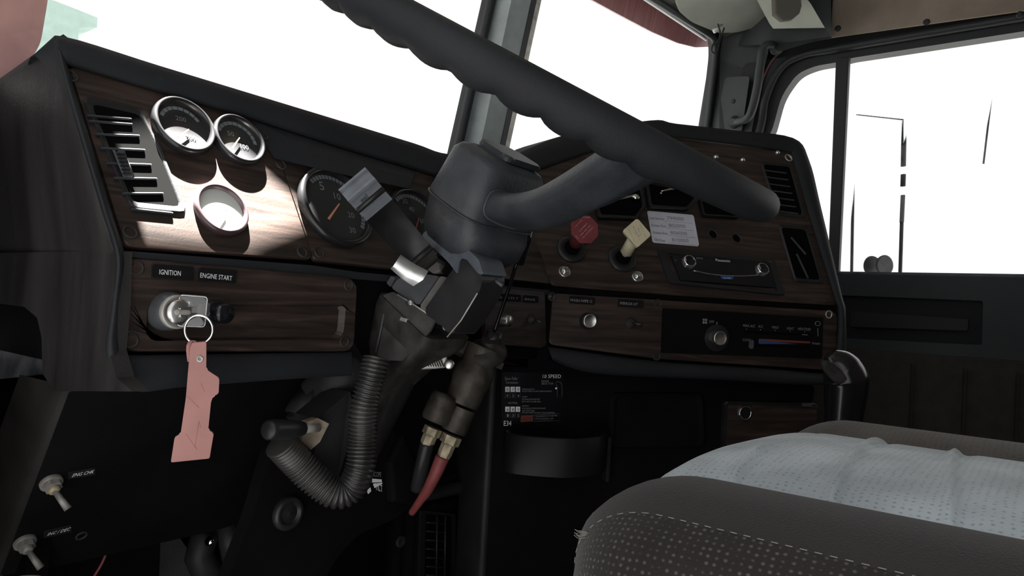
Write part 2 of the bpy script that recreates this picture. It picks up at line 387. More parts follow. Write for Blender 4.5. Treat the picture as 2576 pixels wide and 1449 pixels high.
# door panel: vinyl top, recess, bar, pleated fabric
b = MB()
def yz(px, py, x=DX-.02): h = hit(px, py, (x, 0, 0), (1, 0, 0)); return h
fD = Fr((DX-.02, 0, 0), -WY, WZ, -WX)
rec = fillet([fD.uv(2100, 742), fD.uv(2473, 757), fD.uv(2470, 868), fD.uv(2100, 850)], .006, 4)
out = [(-.76, .58), (.85, .55), (.85, .748), (-.76, .748)]
ob = plate(fD.sh(0, 0, -.018), [(-.76, .568), (.85, .560), (.85, .748), (-.76, .748)], [rec], .018, DOORV, 'vinyl_panel', door)
b = MB(); b.box(Fr((DX-.004, .1, .66), WY, WZ), 1.4, .18, .006, mat('recess_vinyl', (.009, .0105, .011), .6, spec=.15)); b.build('recess_back', door)
b = MB(); q = [fD.uv(2140, 783), fD.uv(2436, 803), fD.uv(2434, 832), fD.uv(2140, 822)]; b.slab(fD, q, .012, mat('bar_vinyl', (.012, .013, .014), .5, spec=.2), .002, .003, base=-.012); b.build('pull_bar', door)
b = MB(); b.slab(fD, [(-.76, .28), (.85, .28), (.85, .562), (-.76, .570)], .006, DOORF, 0, .004, base=-.006)
b.slab(fD, [fD.uv(2150, 902), fD.uv(2700, 925), (.8, .30), (-.5, .30)], .006, DOORF, .008, .005, base=.0)
for px in (2290, 2421, 2553):
    u = fD.uv(px, 960)[0]; b.box(Fr((DX-.03, -u, .42), WY, WZ, ), .004, .24, .008, DOORF, .0015)
    b.box(Fr((DX-.03, -u-.008, .42), WY, WZ, ), .003, .24, .006, DOORF, .0012)
b.build('fabric_panel', door)
# A pillar inner face right
q0 = hit(1782, 315, WRp, WRn); q1 = hit(1816, 108, WRp, WRn)
top_in = RD.P(*dpx(1925, 180), .012); bot_in = RD.P(*dpx(1893, 340), .012)
d1 = nrm(q1-q0)
qb = q0 - d1*.35; qt = q1 + d1*.16
tb = bot_in - nrm(top_in-bot_in)*.3; tt = top_in + A(0, -.04, .20)
b = MB(); b.prism([qb, tb, bot_in, top_in, tt, qt], A(.02, .04, 0), PILL, .004)
pil = b.build('trim_6'); struct(pil)
pf = Fr(q0, nrm(bot_in-q0), d1); pn = pf.n if pf.n@(CAM-q0) > 0 else -pf.n
b = MB(); c4 = [(1825, 195), (1888, 192), (1868, 330), (1800, 330)]
pfn = Fr(q0, nrm(bot_in-q0), d1, pn)
if True:
    pts = [pfn.uv(*c) for c in c4]; b.slab(pfn, pts, .004, PILL, .006, .002); o = b.build('pillar_cover'); tag(o, 'flat grey cover plate screwed to the right windscreen pillar', 'cover plate')
    b = MB(); b.lathe(pfn.at(1845, 255, .004), [(.006, 0), (.006, .002), (.003, .003)], DOORV, 16); b.build('screw', o)
# grab handle
def ph(px, py, off): return pfn.P(*pfn.uv(px, py, off), off)
path = smooth_path([ph(1955, 122, .0), ph(1940, 112, .03), ph(1920, 122, .045), ph(1912, 170, .048), ph(1905, 220, .048), ph(1893, 272, .048), ph(1880, 298, .042), ph(1855, 306, .03), ph(1848, 312, .0)], 6)
t = thing('grab_handle', 'black moulded grab handle on the right windscreen pillar', 'handle', ph(1900, 200, .02))
b = MB(); b.tube(path, lambda q: .0095+.002*sin(q*pi), PILL, 12); b.build('grip', t)
for p_ in ((1955, 122), (1850, 308)):
    b = MB(); b.lathe(Fr(ph(*p_, .0), pfn.x, pfn.y, pn), [(.018, 0), (.018, .006), (.013, .014), (.010, .018)], PILL, 20); b.build('mount', t)
# overhead beige board above the door
fB = Fr((DX-.035, 0, 0), -WY, WZ, -WX)
t = thing('overhead_panel', 'beige fibre trim board with dark screws above the passenger door', 'trim panel', fB.P(0, 1.45))
b = MB(); q = [fB.uv(2088, -150), fB.uv(2092, 96), (.55, 1.318), (.55, 1.6)]; q[0] = (q[1][0]+.0, 1.6); b.slab(fB, q, .006, BEIGE, .004, .003); b.build('board', t)
for p_ in ((2108, 72), (2331, 56), (2565, 37)):
    b = MB(); b.lathe(fB.at(*p_, .006), [(.0075, 0), (.0075, .002), (.004, .003)], RUB, 16); b.build('screw', t)
# header over the windscreen and the corner moulding
hz = q1[2]
b = MB()
rows = []
for s_ in np.linspace(0, 1, 14):
    p0 = WR.P(-.0+s_*(zt[0]+.02), zt[1]+.012, .012)
    rows.append([p0, p0+A(0, -.03, .012), p0+A(0, -.09, .035), p0+A(0, -.2, .10), p0+A(0, -.32, .18), p0+A(0, -.4, .24)])
b.grid(rows, HEADL); struct(b.build('trim_7'))
b = MB()
rows = []
for s_ in np.linspace(0, 1, 14):
    p0 = WL.P(-.93+s_*.93, zt[1]+.192, .012)
    rows.append([p0, p0+A(0, -.03, .012), p0+A(0, -.09, .035), p0+A(0, -.2, .04), p0+A(0, -.32, .04), p0+A(0, -.4, .04)])
b.grid(rows, HEADL); struct(b.build('trim_8'))
# corner dark cap between visor and pillar
b = MB(); c = pz(1985, 85, 1.75)
b.prism([pz(1812, 118, 2.06), pz(1935, 112, 1.9), pz(1960, 130, 1.86), pz(2092, 92, 1.78), pz(2090, -40, 1.78), pz(1960, -60, 1.9), pz(1800, 60, 2.02)], A(.08, .03, .05), PILL, .01); struct(b.build('trim_9'))
b = MB(); b.prism([pz(1945, 72, 1.84), pz(2075, 70, 1.74), pz(2040, 10, 1.72), pz(1990, -50, 1.72), pz(1880, -50, 1.80)], A(.02, .02, .03), VISOR, .01, 3)
b.build; o = b.build('corner_cap'); tag(o, 'pale moulded headliner corner cap between sun visor and beige board', 'moulding')
b = MB(); b.prism([pz(*p, 1.735) for p in ((1938, -60), (1990, -50), (2004, -10), (2010, 18), (2004, 38), (1985, 54), (1962, 56), (1942, 40))], A(-.006, -.01, -.0), mat('tan_shade', (.10, .095, .08), .8), .004, 3); b.build('dark_inset', o)
# sun visor
t = thing('sun_visor', 'pale grey padded sun visor folded above the right windscreen', 'sun visor', pz(1800, 20, 1.8))
b = MB(); 
fv = Fr(pz(1790, 20, 1.85), nrm(A(1, -.08, 0)), nrm(A(0, -.75, .35)))
vis = [fv.uv(*p) for p in ((1690, -120), (1700, 15), (1735, 45), (1800, 72), (1850, 72), (1905, 55), (1940, 25), (1945, -10), (1930, -120))]
b.prism([fv.P(x, y, -.008) for x, y in fillet(vis, .02, 4)], fv.n*.022, VISOR, .009, 4); b.build('pad', t)
b = MB(); lp = [pz(1806, 60, 1.84), pz(1812, 85, 1.84), pz(1806, 102, 1.83), pz(1794, 112, 1.83), pz(1790, 128, 1.83), pz(1797, 134, 1.83), pz(1805, 122, 1.83), pz(1812, 100, 1.84), pz(1822, 70, 1.84)]
b.tube(smooth_path(lp, 5), .0022, RUB, 6); b.build('strap_loop', t)
b = MB(); b.tube([pz(1795, 78, 1.85), pz(1818, 66, 1.85)], .007, DULLM, 8); b.build('hinge', t)
t = thing('sun_visor', 'driver side visor board added to shade the gauge panel, out of view', 'sun visor', (.5, .73, 1.40))  # unseen board, added so its edge bounds the sun patch on the gauges
b = MB(); b.box(Fr((.55, .649, 1.405), WX, WY), .62, .16, .02, VISOR, .008, seg=3); b.build('pad', t)
b = MB(); b.prism([A(.310, .758, 1.392), A(.385, .758, 1.392), A(.47, .738, 1.392), A(1.0, .738, 1.392), A(1.0, .838, 1.392), A(.310, .764, 1.392)], A(0, 0, .016), VISOR, .001); b.build('shade_flap', t)  # added flap, out of view, keeps direct sun off the dash lip
b = MB(); b.slab(WL, [(-.93, zt[1]-.012), (-.735, zt[1]-.012), (-.735, zt[1]+.026), (-.93, zt[1]+.026)], .001, DULL, .004, 0, base=.0005); tag(b.build('shading_strip'), 'dark decal strip added high on the left windscreen to block sun, out of view', 'shading')  # unseen strip, put on the glass to block sun at the lip
# exterior red visor seen through the glass
fx = Fr(WRp+A(0, .10, 0), WR.x, WR.y, WR.n)
t = thing('exterior_visor', 'scratched red translucent sun visor outside the right windscreen', 'visor', fx.P(.5, .5))
b = MB(); q = [fx.uv(*p) for p in ((1400, -60), (1490, 0), (1560, 38), (1640, 80), (1705, 108), (1750, 119), (1800, 117), (1840, 110), (1840, -80))]
b.prism([fx.P(x, y) for x, y in q], fx.n*-.006, mat('red_visor', (.36, .17, .18), .3, spec=.5, var=.3, vscale=15, stretch=(12, 1, .6)), .002); b.build('blade', t)
b = MB(); e0 = WL.P(-.92, zt[1]+.035, -.014); e1 = WL.P(-.02, zt[1]+.035, -.014)
b.prism([e0, e1, e1+A(0, .22, -.06), e0+A(0, .22, -.06)], A(0, 0, .008), MATS['red_visor'], .002); b.build('blade', t)  # left blade is unseen, added to shade the top of the dash
b = MB(); e0 = WR.P(.0, zt[1]+.035, -.014); e1 = WR.P(.95, zt[1]+.035, -.014)
b.prism([e0, e1, e1+A(0, .22, .06), e0+A(0, .22, .06)], A(0, 0, .008), MATS['red_visor'], .002); b.build('shade_blade', t)  # extra blade, added to stop sun bouncing off the right dash top
b = MB(); b.tube([WR.P(*WR.uv(1620, -25), -.03), WR.P(*WR.uv(1802, 98), -.03)], .006, WHT, 8); b.build('bright_edge', t)
# outside mirror and antenna
mx = 2.35
fm = Fr((mx, .50, 0), nrm(A(.8, -.6, 0)), WZ, nrm(A(-.6, -.8, 0)))
t = thing('side_mirror', 'tall rectangular outside mirror with thin dark frame beyond the door glass', 'mirror', fm.P(*fm.uv(2210, 480)))
b = MB(); b.slab(fm, [fm.uv(2147, 292), fm.uv(2268, 304), fm.uv(2268, 800), fm.uv(2140, 800)], .01, mat('mirror_silver', (.99, .99, .99), .05, metal=1)); b.build('mirror_glass', t)
b = MB(); p_ = [fm.P(*fm.uv(*q), .012) for q in ((2141, 800), (2147, 290), (2270, 303), (2270, 800))]
b.tube([A(2.345, 0, 0)*A(1, 0, 0)+hit(2141, 760, (2.30, 0, 0), WX)*A(0, 1, 1)-A(.045, 0, 0), hit(2149, 292, (2.30, 0, 0), WX)], .0045, GREYP, 8); b.tube(p_[1:3], .0022, GREYP, 6); b.tube([fm.P(*fm.uv(2268, 303), .012), fm.P(*fm.uv(2266, 420), .012)], .006, PILL, 8)
b.tube([fm.P(*fm.uv(2266, 440), .012), fm.P(*fm.uv(2265, 470), .012)], .006, PILL, 8); b.tube([fm.P(*fm.uv(2265, 492), .012), fm.P(*fm.uv(2262, 560), .012)], .005, GREYP, 8)
b.tube([fm.P(*fm.uv(2262, 560), .012), fm.P(*fm.uv(2258, 690), .012)], .004, GREYP, 8); b.build('frame', t)
b = MB(); b.lathe(fm.at(2222, 668, .03), [(.001, .0), (.030, 0), (.032, .006), (.028, .008)], GREYP, 24); b.build('spot_mirror', t)
b = MB(); b.tube([fm.P(*fm.uv(2205, 795)), A(2.045, .40, .60)], .010, PILL, 8); b.build('arm', t)
t2 = MB(); t2.tube([hit(2503, 168, (2.6, 0, 0), WX), hit(2474, 412, (2.6, 0, 0), WX)], .0030, GREYP, 6); tag(t2.build('antenna'), 'thin faint whip antenna outside the passenger window', 'antenna')
# exterior pale building through left pane
fb = Fr((0, 9, 0), WX, WZ, -WY)
b = MB(); b.slab(fb, [fb.uv(-60, 0), fb.uv(90, 26), fb.uv(196, 66), fb.uv(195, 90), fb.uv(150, 90), fb.uv(140, 330), fb.uv(-60, 330)], .5, mat('pale_green', (.42, .56, .52), .8, var=.1)); tag(b.build('building'), 'pale green building seen over the dashboard beside the red pillar', 'building')

# ------------------------------------------------------------------ dashboard
dash = thing('dashboard', 'black padded dashboard with wood grain panels wrapping towards the driver', 'dashboard', (.7, .6, .56))
def strip(inner, outer, ext, P, name, m, h_in=.003, h_c=.016, cheek=None):
    def dens(l, n=5):
        q = smooth_path([A(x, y) for x, y in l], n); return q
    inn = dens(inner); out_ = dens(outer); n = len(inn); e = smooth_path([np.array(x, float) for x in ext], 5)
    rows = []
    for a, c, d in zip(inn, out_, e):
        p0 = P(a[0], a[1], h_in-.012); p1 = P(a[0], a[1], h_in+.004); pc = P(c[0], c[1], h_c*.8)
        pm = p1*.45+pc*.55; nv = nrm(ray(*c))*-1
        k = P(a[0], a[1], h_c)-P(a[0], a[1], 0); k = nrm(P((a[0]+c[0])/2, (a[1]+c[1])/2, .0)*0 + k)
        pm = pm + k*.007
        p2 = p1*.85+pc*.15 + k*.0045
        p3 = p1*.2+pc*.8 + k*.0045
        r_ = [p0, p1, p2, pm, p3, pc, pc+d*.03-k*.001, pc+d*.12, pc+d*.4, pc+d]
        rows.append(r_)
    b = MB(); b.grid(rows, m, True); return b.build(name, dash)
L_in = [(885, 886), (740, 888), (600, 890), (450, 892), (330, 893), (308, 880), (304, 840), (308, 740), (314, 645), (285, 545), (225, 345), (172, 170), (176, 166), (400, 232), (640, 302), (860, 372), (1040, 426), (1130, 452), (1290, 480)]
L_out = [(885, 945), (740, 953), (600, 963), (450, 975), (345, 985), (290, 945), (268, 880), (282, 760), (291, 645), (255, 520), (190, 300), (143, 120), (165, 93), (400, 165), (640, 238), (860, 305), (1040, 360), (1130, 388), (1290, 392)]
L_ext = [(0, .10, -.01)]*4 + [(0.004, .03, .0)] + [(.008, .03, 0)]*6 + [(.004, .04, -.005), (0, .08, -.015)] + [(0, .26, -.05)]*6
strip(L_in, L_out, L_ext, LP, 'left_surround', PAD)
# left cheek (end face of the dash), dusty
xc = .272
crest = [LP(*p, .0128) for p in smooth_path([A(150, 100), A(190, 300), A(255, 520), A(291, 645)], 6)]
crest = [A(*c) for c in crest]; rows = []; tg_ = hit(0, 214, crest[0]+A(.006, 0, 0), WX); s0_ = (crest[0][2]-tg_[2])/(tg_[1]-crest[0][1])
for j, c in enumerate(crest):
    q = j/(len(crest)-1); sl_ = s0_*(1-q)**1.2
    rows.append([c+A(.002, .004, -.001)] + [c+A(.0005+.02*d, d, -sl_*d+.004*(1-q)**6) for d in (.006, .02, .05, .1, .16, .22, .3)])
top0 = [p+A(.012, 0, -.0) for p in rows[0]]; top1 = [p+A(.004, 0, .004) for p in rows[0]]
b = MB(); b.grid([top0, top1]+rows, CHEEK)
xb = crest[-1][0]
cf = Fr((xb-.0005, 0, 0), -WY, WZ, -WX)
ck = [cf.uv(*p) for p in ((-80, 640), (0, 636), (287, 630), (283, 760), (272, 880), (292, 950), (330, 985), (135, 984), (105, 940), (103, 850), (92, 800), (60, 772), (0, 764), (-80, 760))]
b.prism([cf.P(x, y, -.014) for x, y in ck], cf.n*.0135, CHEEK); b.build('left_cheek', dash)
# right surround
R_in = [(1378, 872), (1640, 908), (1900, 925), (2085, 938), (2101, 900), (2108, 790), (2095, 740), (2040, 560), (1995, 405), (1978, 382), (1850, 364), (1700, 347), (1620, 345), (1450, 395), (1310, 445)]
R_out = [(1390, 905), (1500, 940), (1800, 955), (2080, 968), (2124, 930), (2128, 790), (2116, 735), (2065, 520), (2036, 405), (1995, 347), (1850, 328), (1700, 311), (1635, 303), (1430, 337), (1290, 392)]
rb = list(-NR*.12)
R_ext = [tuple(-NR*.05)]*3 + [tuple(-NR*.10)] + [tuple(-NR*.2)]*6 + [(.02, .26, -.03)]*5
strip(R_in, R_out, R_ext, RP, 'right_surround', PAD, h_c=.014)
# backing shell behind the panels
b = MB()
def shell(fr_lo, fr_up, x0, x1, ztop):
    pass
b.prism([A(.276, y, z) for y, z in ((.612, .545), (.612, .648), (.617, .66), (.700, .83), (.95, .80), (.95, .545))], A(.62, 0, 0), DULL)
rs = []
for u, zz in ((-.02, .74), (.04, .79), (.10, .85), (.17, .885), (.44, .885), (.49, .66)):
    q = RL.o + DR*u
    rs.append([A(*(q[:2]-NR[:2]*d), z) for d, z in ((.01, .53), (.01, .645), (.01+(zz-.645)*.44, zz), (.22, zz), (.22, .53))])
b.grid(rs, DULL, False, True); b.add(rs[-1], [(0, 1, 2, 3, 4)], DULL); b.build('inner_shell', dash)
def wpanel(fr, px, name, m, th=.005, r=.006, bev=.0015, base=0, shape=None, par=None):
    b = MB(); b.slab(fr, pxs(fr, px), th, m, r, bev, base=base); return b.build(name, par or dash)
def screw(fr, px, py, par, off=.005, r=.0062, bright=False):
    f = fr.at(px, py, off); b = MB()
    b.lathe(f, [(r, -.0005), (r*1.0, .0008), (r*.78, .0012), (r*.66, -.0012)], (DULLM if bright else DUSTY), 20, cap0=False, cap1=False)
    b.lathe(f, [(r*.66, -.0012), (r*.3, -.0004), (.0002, 0)], (DUSTY if bright else PLA), 20, cap0=False)
    b.build('screw', par)
P1 = wpanel(PU, [(168, 171), (638, 306), (652, 338), (694, 400), (779, 656), (310, 627)], 'gauge_panel', WD0)
P2 = wpanel(PU, [(699, 410), (1022, 478), (1012, 405), (1300, 480), (1338, 600), (1382, 716), (784, 660)], 'gauge_panel', WD0)
b = MB(); hh = lambda p, o_: PU.P(*PU.uv(*p, o_), o_)
r0_ = [hh(p, .004) for p in ((640, 302), (760, 340), (900, 384), (1045, 428))]
r1_ = [hh((652, 338), .007), hh((770, 372), .012), hh((900, 412), .016), hh((1040, 448), .016)]
r2_ = [hh((690, 398), .008), hh((800, 424), .014), hh((910, 449), .018), hh((1030, 474), .018)]
r3_ = [hh(p, .004) for p in ((700, 404), (808, 430), (914, 455), (1030, 480))]
b.grid([r0_, r1_, r2_, r3_], PAD, False); b.add([r0_[0], r1_[0], r2_[0], r3_[0]], [(0, 1, 2, 3)], PAD); b.add([r0_[-1], r1_[-1], r2_[-1], r3_[-1]], [(3, 2, 1, 0)], PAD)
PB = b.build('hood_brow', dash)
o = wpanel(PL, [(312, 631), (785, 668), (890, 684), (1380, 730), (1380, 742), (890, 702), (312, 646)], 'divider_strip', PAD, th=.004, r=.001)
for p_ in ((178, 190), (327, 584), (760, 634)): screw(PU, *p_, P1)
for p_ in ((803, 636), (707, 414)): screw(PU, *p_, P2)
screw(PU, 668, 345, PB, off=.009, r=.003)
# ignition panel with pressed recess
outer = resample(fillet(pxs(PL, [(318, 648), (872, 697), (888, 716), (880, 868), (866, 884), (316, 884), (302, 870)]), [.006, .008, .008, .008, .006, .006, .006], 5), 96)
inner = resample(fillet(pxs(PL, [(358, 765), (858, 765), (852, 838), (835, 853), (372, 856), (356, 840)]), .006, 5), 96)
b = MB(); b.ringplate(PL, outer, inner, .008, .002, WD0, base=-.002); IP = b.build('ignition_panel', dash)
for p_ in ((343, 674), (330, 857), (877, 717), (866, 860)): screw(PL, *p_, IP, off=.008)
def lplate(fr, quad, txt, a, b_, par, h, off=.008, m=WHT, name='label_plate', th=.002):
    b = MB(); b.slab(fr, pxs(fr, quad, off), th, GLO, .001, .0005, base=off)
    if txt:
        f = lambda p: fr.P(*fr.uv(*p, off+th), off+th)
        b.text(txt, f(a), f(b_), fr.y, fr.n, m, height=h)
    return b.build(name, par)
lplate(PL, [(381, 664), (485, 671), (484, 704), (380, 698)], 'IGNITION', (400, 690), (454, 694), IP, .0042)
lplate(PL, [(498, 673), (592, 680), (591, 712), (497, 705)], 'ENGINE START', (503, 698), (583, 706), IP, .0042)
# centre small wood panel behind the column
CP = wpanel(PL, [(1212, 722), (1362, 734), (1366, 868), (1350, 874), (1212, 862)], 'switch_panel', WD0, th=.006, r=.004)
for q, s_, a, c in (([(1226, 736), (1270, 739), (1270, 757), (1226, 754)], 'HD LT OFF', (1230, 750), (1263, 752)), ([(1274, 739), (1308, 742), (1308, 759), (1274, 757)], 'LTS T', (1279, 752), (1303, 754)), ([(1315, 742), (1352, 745), (1352, 762), (1315, 760)], 'BRKR', (1320, 755), (1346, 757))):
    lplate(PL, q, s_, a, c, CP, .003, off=.006, m=FAINT)
# right panels
RUP = wpanel(RU, [(1336, 602), (1318, 436), (1450, 386), (1600, 346), (1700, 352), (1972, 388), (1990, 410), (2036, 560), (2098, 765), (2090, 778), (1386, 722)], 'upper_panel', WD1, r=.006)
RLP = wpanel(RL, [(1388, 738), (2088, 782), (2100, 796), (2096, 915), (2082, 930), (1655, 902), (1378, 866)], 'lower_panel', WD1, th=.006, r=.008)
b = MB(); b.slab(RL, pxs(RL, [(1386, 724), (2098, 768), (2098, 780), (1388, 738)]), .003, VOID); b.build('divider_gap', dash)
for p_, br in (((1388, 745+1), 0), ((1655, 763), 0), ((1652, 896), 0), ((2085, 791), 1)): screw(RL, *p_, RLP, off=.006, r=.0068, bright=bool(br))
for p_, r_, br in (((1984, 397), .008, 1), ((1382, 700), .003, 0), ((2080, 745), .005, 0)): screw(RU, *p_, RUP, r=r_, bright=bool(br))
for p_ in ((1867, 403), (1800, 396), (1955, 385)):
    b = MB(); b.lathe(RU.at(*p_, .005), [(.0045, 0), (.0045, .002), (.003, .0045), (.0005, .0052)], STEEL, 16); b.build('screw_head', RUP)
for p_ in ((1793, 590), (1852, 600)):
    b = MB(); f = RU.at(*p_, .005); b.lathe(f, [(.0085, .0), (.0085, .0012), (.0075, .0012), (.0072, -.001), (.0001, -.001)], PLA, 24, cap0=False, cap1=False)
    b.lathe(f, [(.0072, .0004), (.0001, .0004)], VOID, 24, cap0=False); b.build('empty_hole', RUP)
lplate(RL, [(1432, 744), (1496, 748), (1495, 767), (1431, 763)], 'WASH-WIPE O', (1434, 758), (1489, 762), RLP, .0042, off=.006, m=FAINT)
lplate(RL, [(1554, 752), (1618, 756), (1617, 775), (1553, 771)], 'MIRROR HT', (1560, 766), (1604, 769), RLP, .0042, off=.006, m=FAINT)

# ------------------------------------------------------------------ gauges
def gauge(fr, c, r, label, name='gauge', marks=(), arc=None, needle=None, face=GFACE, group=None, bez=None, h=.0085, hub=True):
    f = fr.at(*c, .005)
    t = thing(name, label, 'gauge', f.o, group)
    b = MB(); b.lathe(f, [(r*.98, -.002), (r, .001), (r, h*.6), (r*.965, h), (r*.90, h*1.05), (r*.85, h*.85), (r*.83, h*.4), (r*.82, .002)], bez or RINGM, 64, cap0=False, cap1=False); b.build('bezel', t)
    b = MB(); b.lathe(f, [(r*.835, .0015), (.0001, .0015)], face, 48, cap0=False)
    def fp(p, off=.002): return fr.P(*fr.uv(*p, .005+off), .005+off)
    if arc:
        a0, a1, ri, ro, nt_ = arc
        n = 40; rows = [[f.P(ri*r*cos(radians(a)), ri*r*sin(radians(a)), .0019), f.P(ro*r*cos(radians(a)), ro*r*sin(radians(a)), .0019)] for a in np.linspace(a0, a1, n)]
        b.grid(rows, GARC, False)
        for a in np.linspace(a0, a1, nt_):
            d = radians(a); e = A(cos(d), sin(d)); g = A(-sin(d), cos(d))*r*.012
            l0, l1 = ri*r*.97, ro*r
            b.add([f.P(*(e*l0-g), .0022), f.P(*(e*l1-g), .0022), f.P(*(e*l1+g), .0022), f.P(*(e*l0+g), .0022)], [(0, 1, 2, 3)], GFACE)
    for txt, p, w in marks:
        a = f.P(*(A(*fr.uv(*p))-A(*fr.uv(*c))-A(w/2, w*.25)), .002); b.text(txt, a, a+f.x*w, f.y, f.n, GARC if face is GFACE else INK, lift=.0002)
    b.build('dial', t)
    if needle:
        p0, p1, nm = needle; a = fp(p0, .004); e = fp(p1, .004); d = e-a; w = nrm(np.cross(f.n, d))*r*.028
        b = MB(); b.prism([a-w, a+w, e+w*.5, e-w*.5], f.n*.0008, nm)
        b.build('needle', t)
    b = MB(); b.lathe(f, [(r*.845, h*.62), (r*.4, h*.72), (.0001, h*.74)], GGL, 48, cap0=False); b.build('glass', t)
    return t
GG = 'round gauges in the left instrument panels'
gauge(PU, (457, 322), .0295, 'small temperature gauge reading 200 and 300, nearest the left air vent', marks=[('200', (452, 302), .010), ('300', (477, 347), .010)], arc=(30, 160, .62, .74, 9), needle=((448, 345), (474, 326), ORANGE), group=GG)
gauge(PU, (595, 357), .0275, 'small gauge with yellow needle, to the right of the temperature gauge', marks=[('50', (578, 341), .007), ('100', (612, 372), .009)], arc=(0, 160, .66, .8, 11), needle=((583, 374), (602, 347), YEL), group=GG)
gauge(PU, (554, 530), .0265, 'small pale-faced gauge glaring in the sunlight below the two dark ones', marks=[('- - -', (552, 520), .014), ('VOLTS', (555, 540), .014)], face=CREAMF, group=GG, needle=((548, 556), (566, 528), PENC), bez=mat('plum_bezel', (.05, .03, .035), .25, spec=.6), h=.0058)
gauge(PU, (842, 524), .0485, 'large dark gauge with orange needle left of the grey capped lever', name='tachometer', marks=[('5', (808, 478), .006), ('10', (846, 500), .009), ('20', (880, 545), .009), ('30', (884, 583), .009)], arc=(-35, 135, .72, .86, 24), needle=((826, 551), (853, 513), ORANGE), group=GG)
gauge(PU, (1046, 562), .048, 'large dark gauge with faded needle partly behind the lever and wheel hub', name='speedometer', marks=[('20', (1016, 510), .009), ('40', (1033, 530), .009), ('60', (1060, 560), .009)], arc=(-35, 135, .72, .86, 24), needle=((1045, 580), (1053, 548), REDBAR), group=GG)
gauge(PU, (1128, 482), .029, 'small dark gauge peeking out at the left edge of the wheel hub', arc=(0, 160, .7, .8, 9), group=GG)

# ------------------------------------------------------------------ air vents
def vent(fr, quad, label, bars, group, m=PLA, ribs=None, hl=GREYP):
    q = pxs(fr, quad); c = np.mean(np.array(q), 0); f = fr.sh(c[0], c[1], .005)
    t = thing('air_vent', label, 'air vent', f.o, group)
    out_ = resample(fillet(q, .006, 4), 64); inn = [(c[0]+(x-c[0])*.84, c[1]+(y-c[1])*.88) for x, y in out_]
    b = MB(); deep = -.0 
    rows = [[fr.P(x, y, .0) for x, y in out_], [fr.P(x, y, .0055) for x, y in out_], [fr.P(c[0]+(x-c[0])*.97, c[1]+(y-c[1])*.98, .0068) for x, y in out_], [fr.P(c[0]+(x-c[0])*.88, c[1]+(y-c[1])*.92, .0062) for x, y in out_], [fr.P(x, y, .0055) for x, y in inn]]
    b.grid(rows, m, False, True); b.build('frame', t)
    b = MB(); b.add([fr.P(x, y, .0056) for x, y in inn], [tuple(range(64))], VOID); b.build('cavity', t)
    for a, e in bars:
        A0 = fr.P(*fr.uv(*a, .0062), .0062); A1 = fr.P(*fr.uv(*e, .0062), .0062); b = MB()
        d = nrm(A1-A0); ff = Fr((A0+A1)/2, d, fr.y, fr.n)
        b.box(ff, np.linalg.norm(A1-A0), .0016, .003, hl, .0005); b.box(ff, np.linalg.norm(A1-A0), .0045, .002, m, .0005, (0, -.0015, -.0022)); b.build('louver', t)
    for a, e in ribs or ():
        A0 = fr.P(*fr.uv(*a, .0095), .0095); A1 = fr.P(*fr.uv(*e, .0095), .0095); b = MB(); b.tube([A0, A1], .0013, hl, 8); b.build('rib', t)
    return t
t = vent(PU, [(199, 250), (346, 284), (395, 377), (464, 545), (322, 532)], 'tall louvered air vent in the sunlit left corner of the dashboard',
     [((217, 291), (330, 300)), ((222, 305), (332, 313)), ((240, 338), (350, 342)), ((252, 373), (364, 378)), ((268, 411), (380, 415)), ((285, 448), (394, 450)), ((308, 487), (410, 487)), ((330, 526), (434, 537))], 'louvered air vents', ribs=[((286, 378), (314, 446)), ((308, 380), (336, 446))])
b = MB(); b.box(PU.at(312, 412, .011).rot(8), .006, .024, .006, GREYP, .001)
for k in range(6): b.box(PU.at(312, 412, .0145).rot(8), .0065, .0012, .002, PLA, 0, (0, -.009+k*.0036, 0))
b.build('thumbwheel', t)
vent(RU, [(1907, 409), (1985, 417), (2022, 553), (1952, 546)], 'dark louvered air vent at the upper right end of the dashboard', [((1920+i*4.6, 428+i*17), (1978+i*4.9, 436+i*17)) for i in range(7)], 'louvered air vents', hl=GREYP)
vent(RU, [(1952, 567), (2024, 574), (2066, 717), (1994, 712)], 'black empty vent opening below the right louvered vent', [((1990, 598), (2026, 640)), ((2004, 640), (2032, 700))], 'louvered air vents', hl=GREYP)

# ------------------------------------------------------------------ ignition, key, ring, tag, start button
f = PL.at(415, 782, .003)
t = thing('ignition_switch', 'round ignition lock with worn metal face and black collar', 'ignition switch', f.o)
ax = nrm(f.n + A(.10, 0, .0)); fi = Fr(f.o, WX, WZ, ax)
b = MB(); b.lathe(fi, [(.0168, 0), (.0164, .006), (.0155, .012), (.0148, .0145), (.0140, .0155)], GREYP, 40); b.build('collar', t)
b = MB(); b.lathe(fi, [(.0142, .014), (.0142, .019), (.0125, .020), (.0118, .017)], DULLM, 36); b.build('ring', t)
b = MB(); b.lathe(fi, [(.0105, .015), (.0105, .021), (.008, .0225), (.0001, .0225)], STEEL, 32); b.box(fi, .012, .004, .006, DULLM, .001, (0, 0, .024)); b.build('lock_cylinder', t)
kc = pz(484, 783, .60)
k0 = fi.P(0, 0, .024)
kd = nrm(kc-k0)
t = thing('ignition_key', 'small key with clear rectangular plastic head in the ignition lock', 'key', k0)
b = MB(); kf = Fr(k0+kd*.012, kd, WZ); b.box(kf, .028, .007, .002, STEEL, .0005); b.box(kf, .010, .010, .0022, STEEL, .0005, (.008, 0, 0)); b.build('blade', t)
hd = Fr(kc, nrm(A(.86, -.35, -.02)), WZ)
b = MB(); b.slab(hd, [(-.0105, -.0125), (.0105, -.0125), (.0105, .0125), (-.0105, .0125)], .0034, glassmat('smoky_plastic', (.75, .75, .75), .10, .08), .003, .001, base=-.0017); 
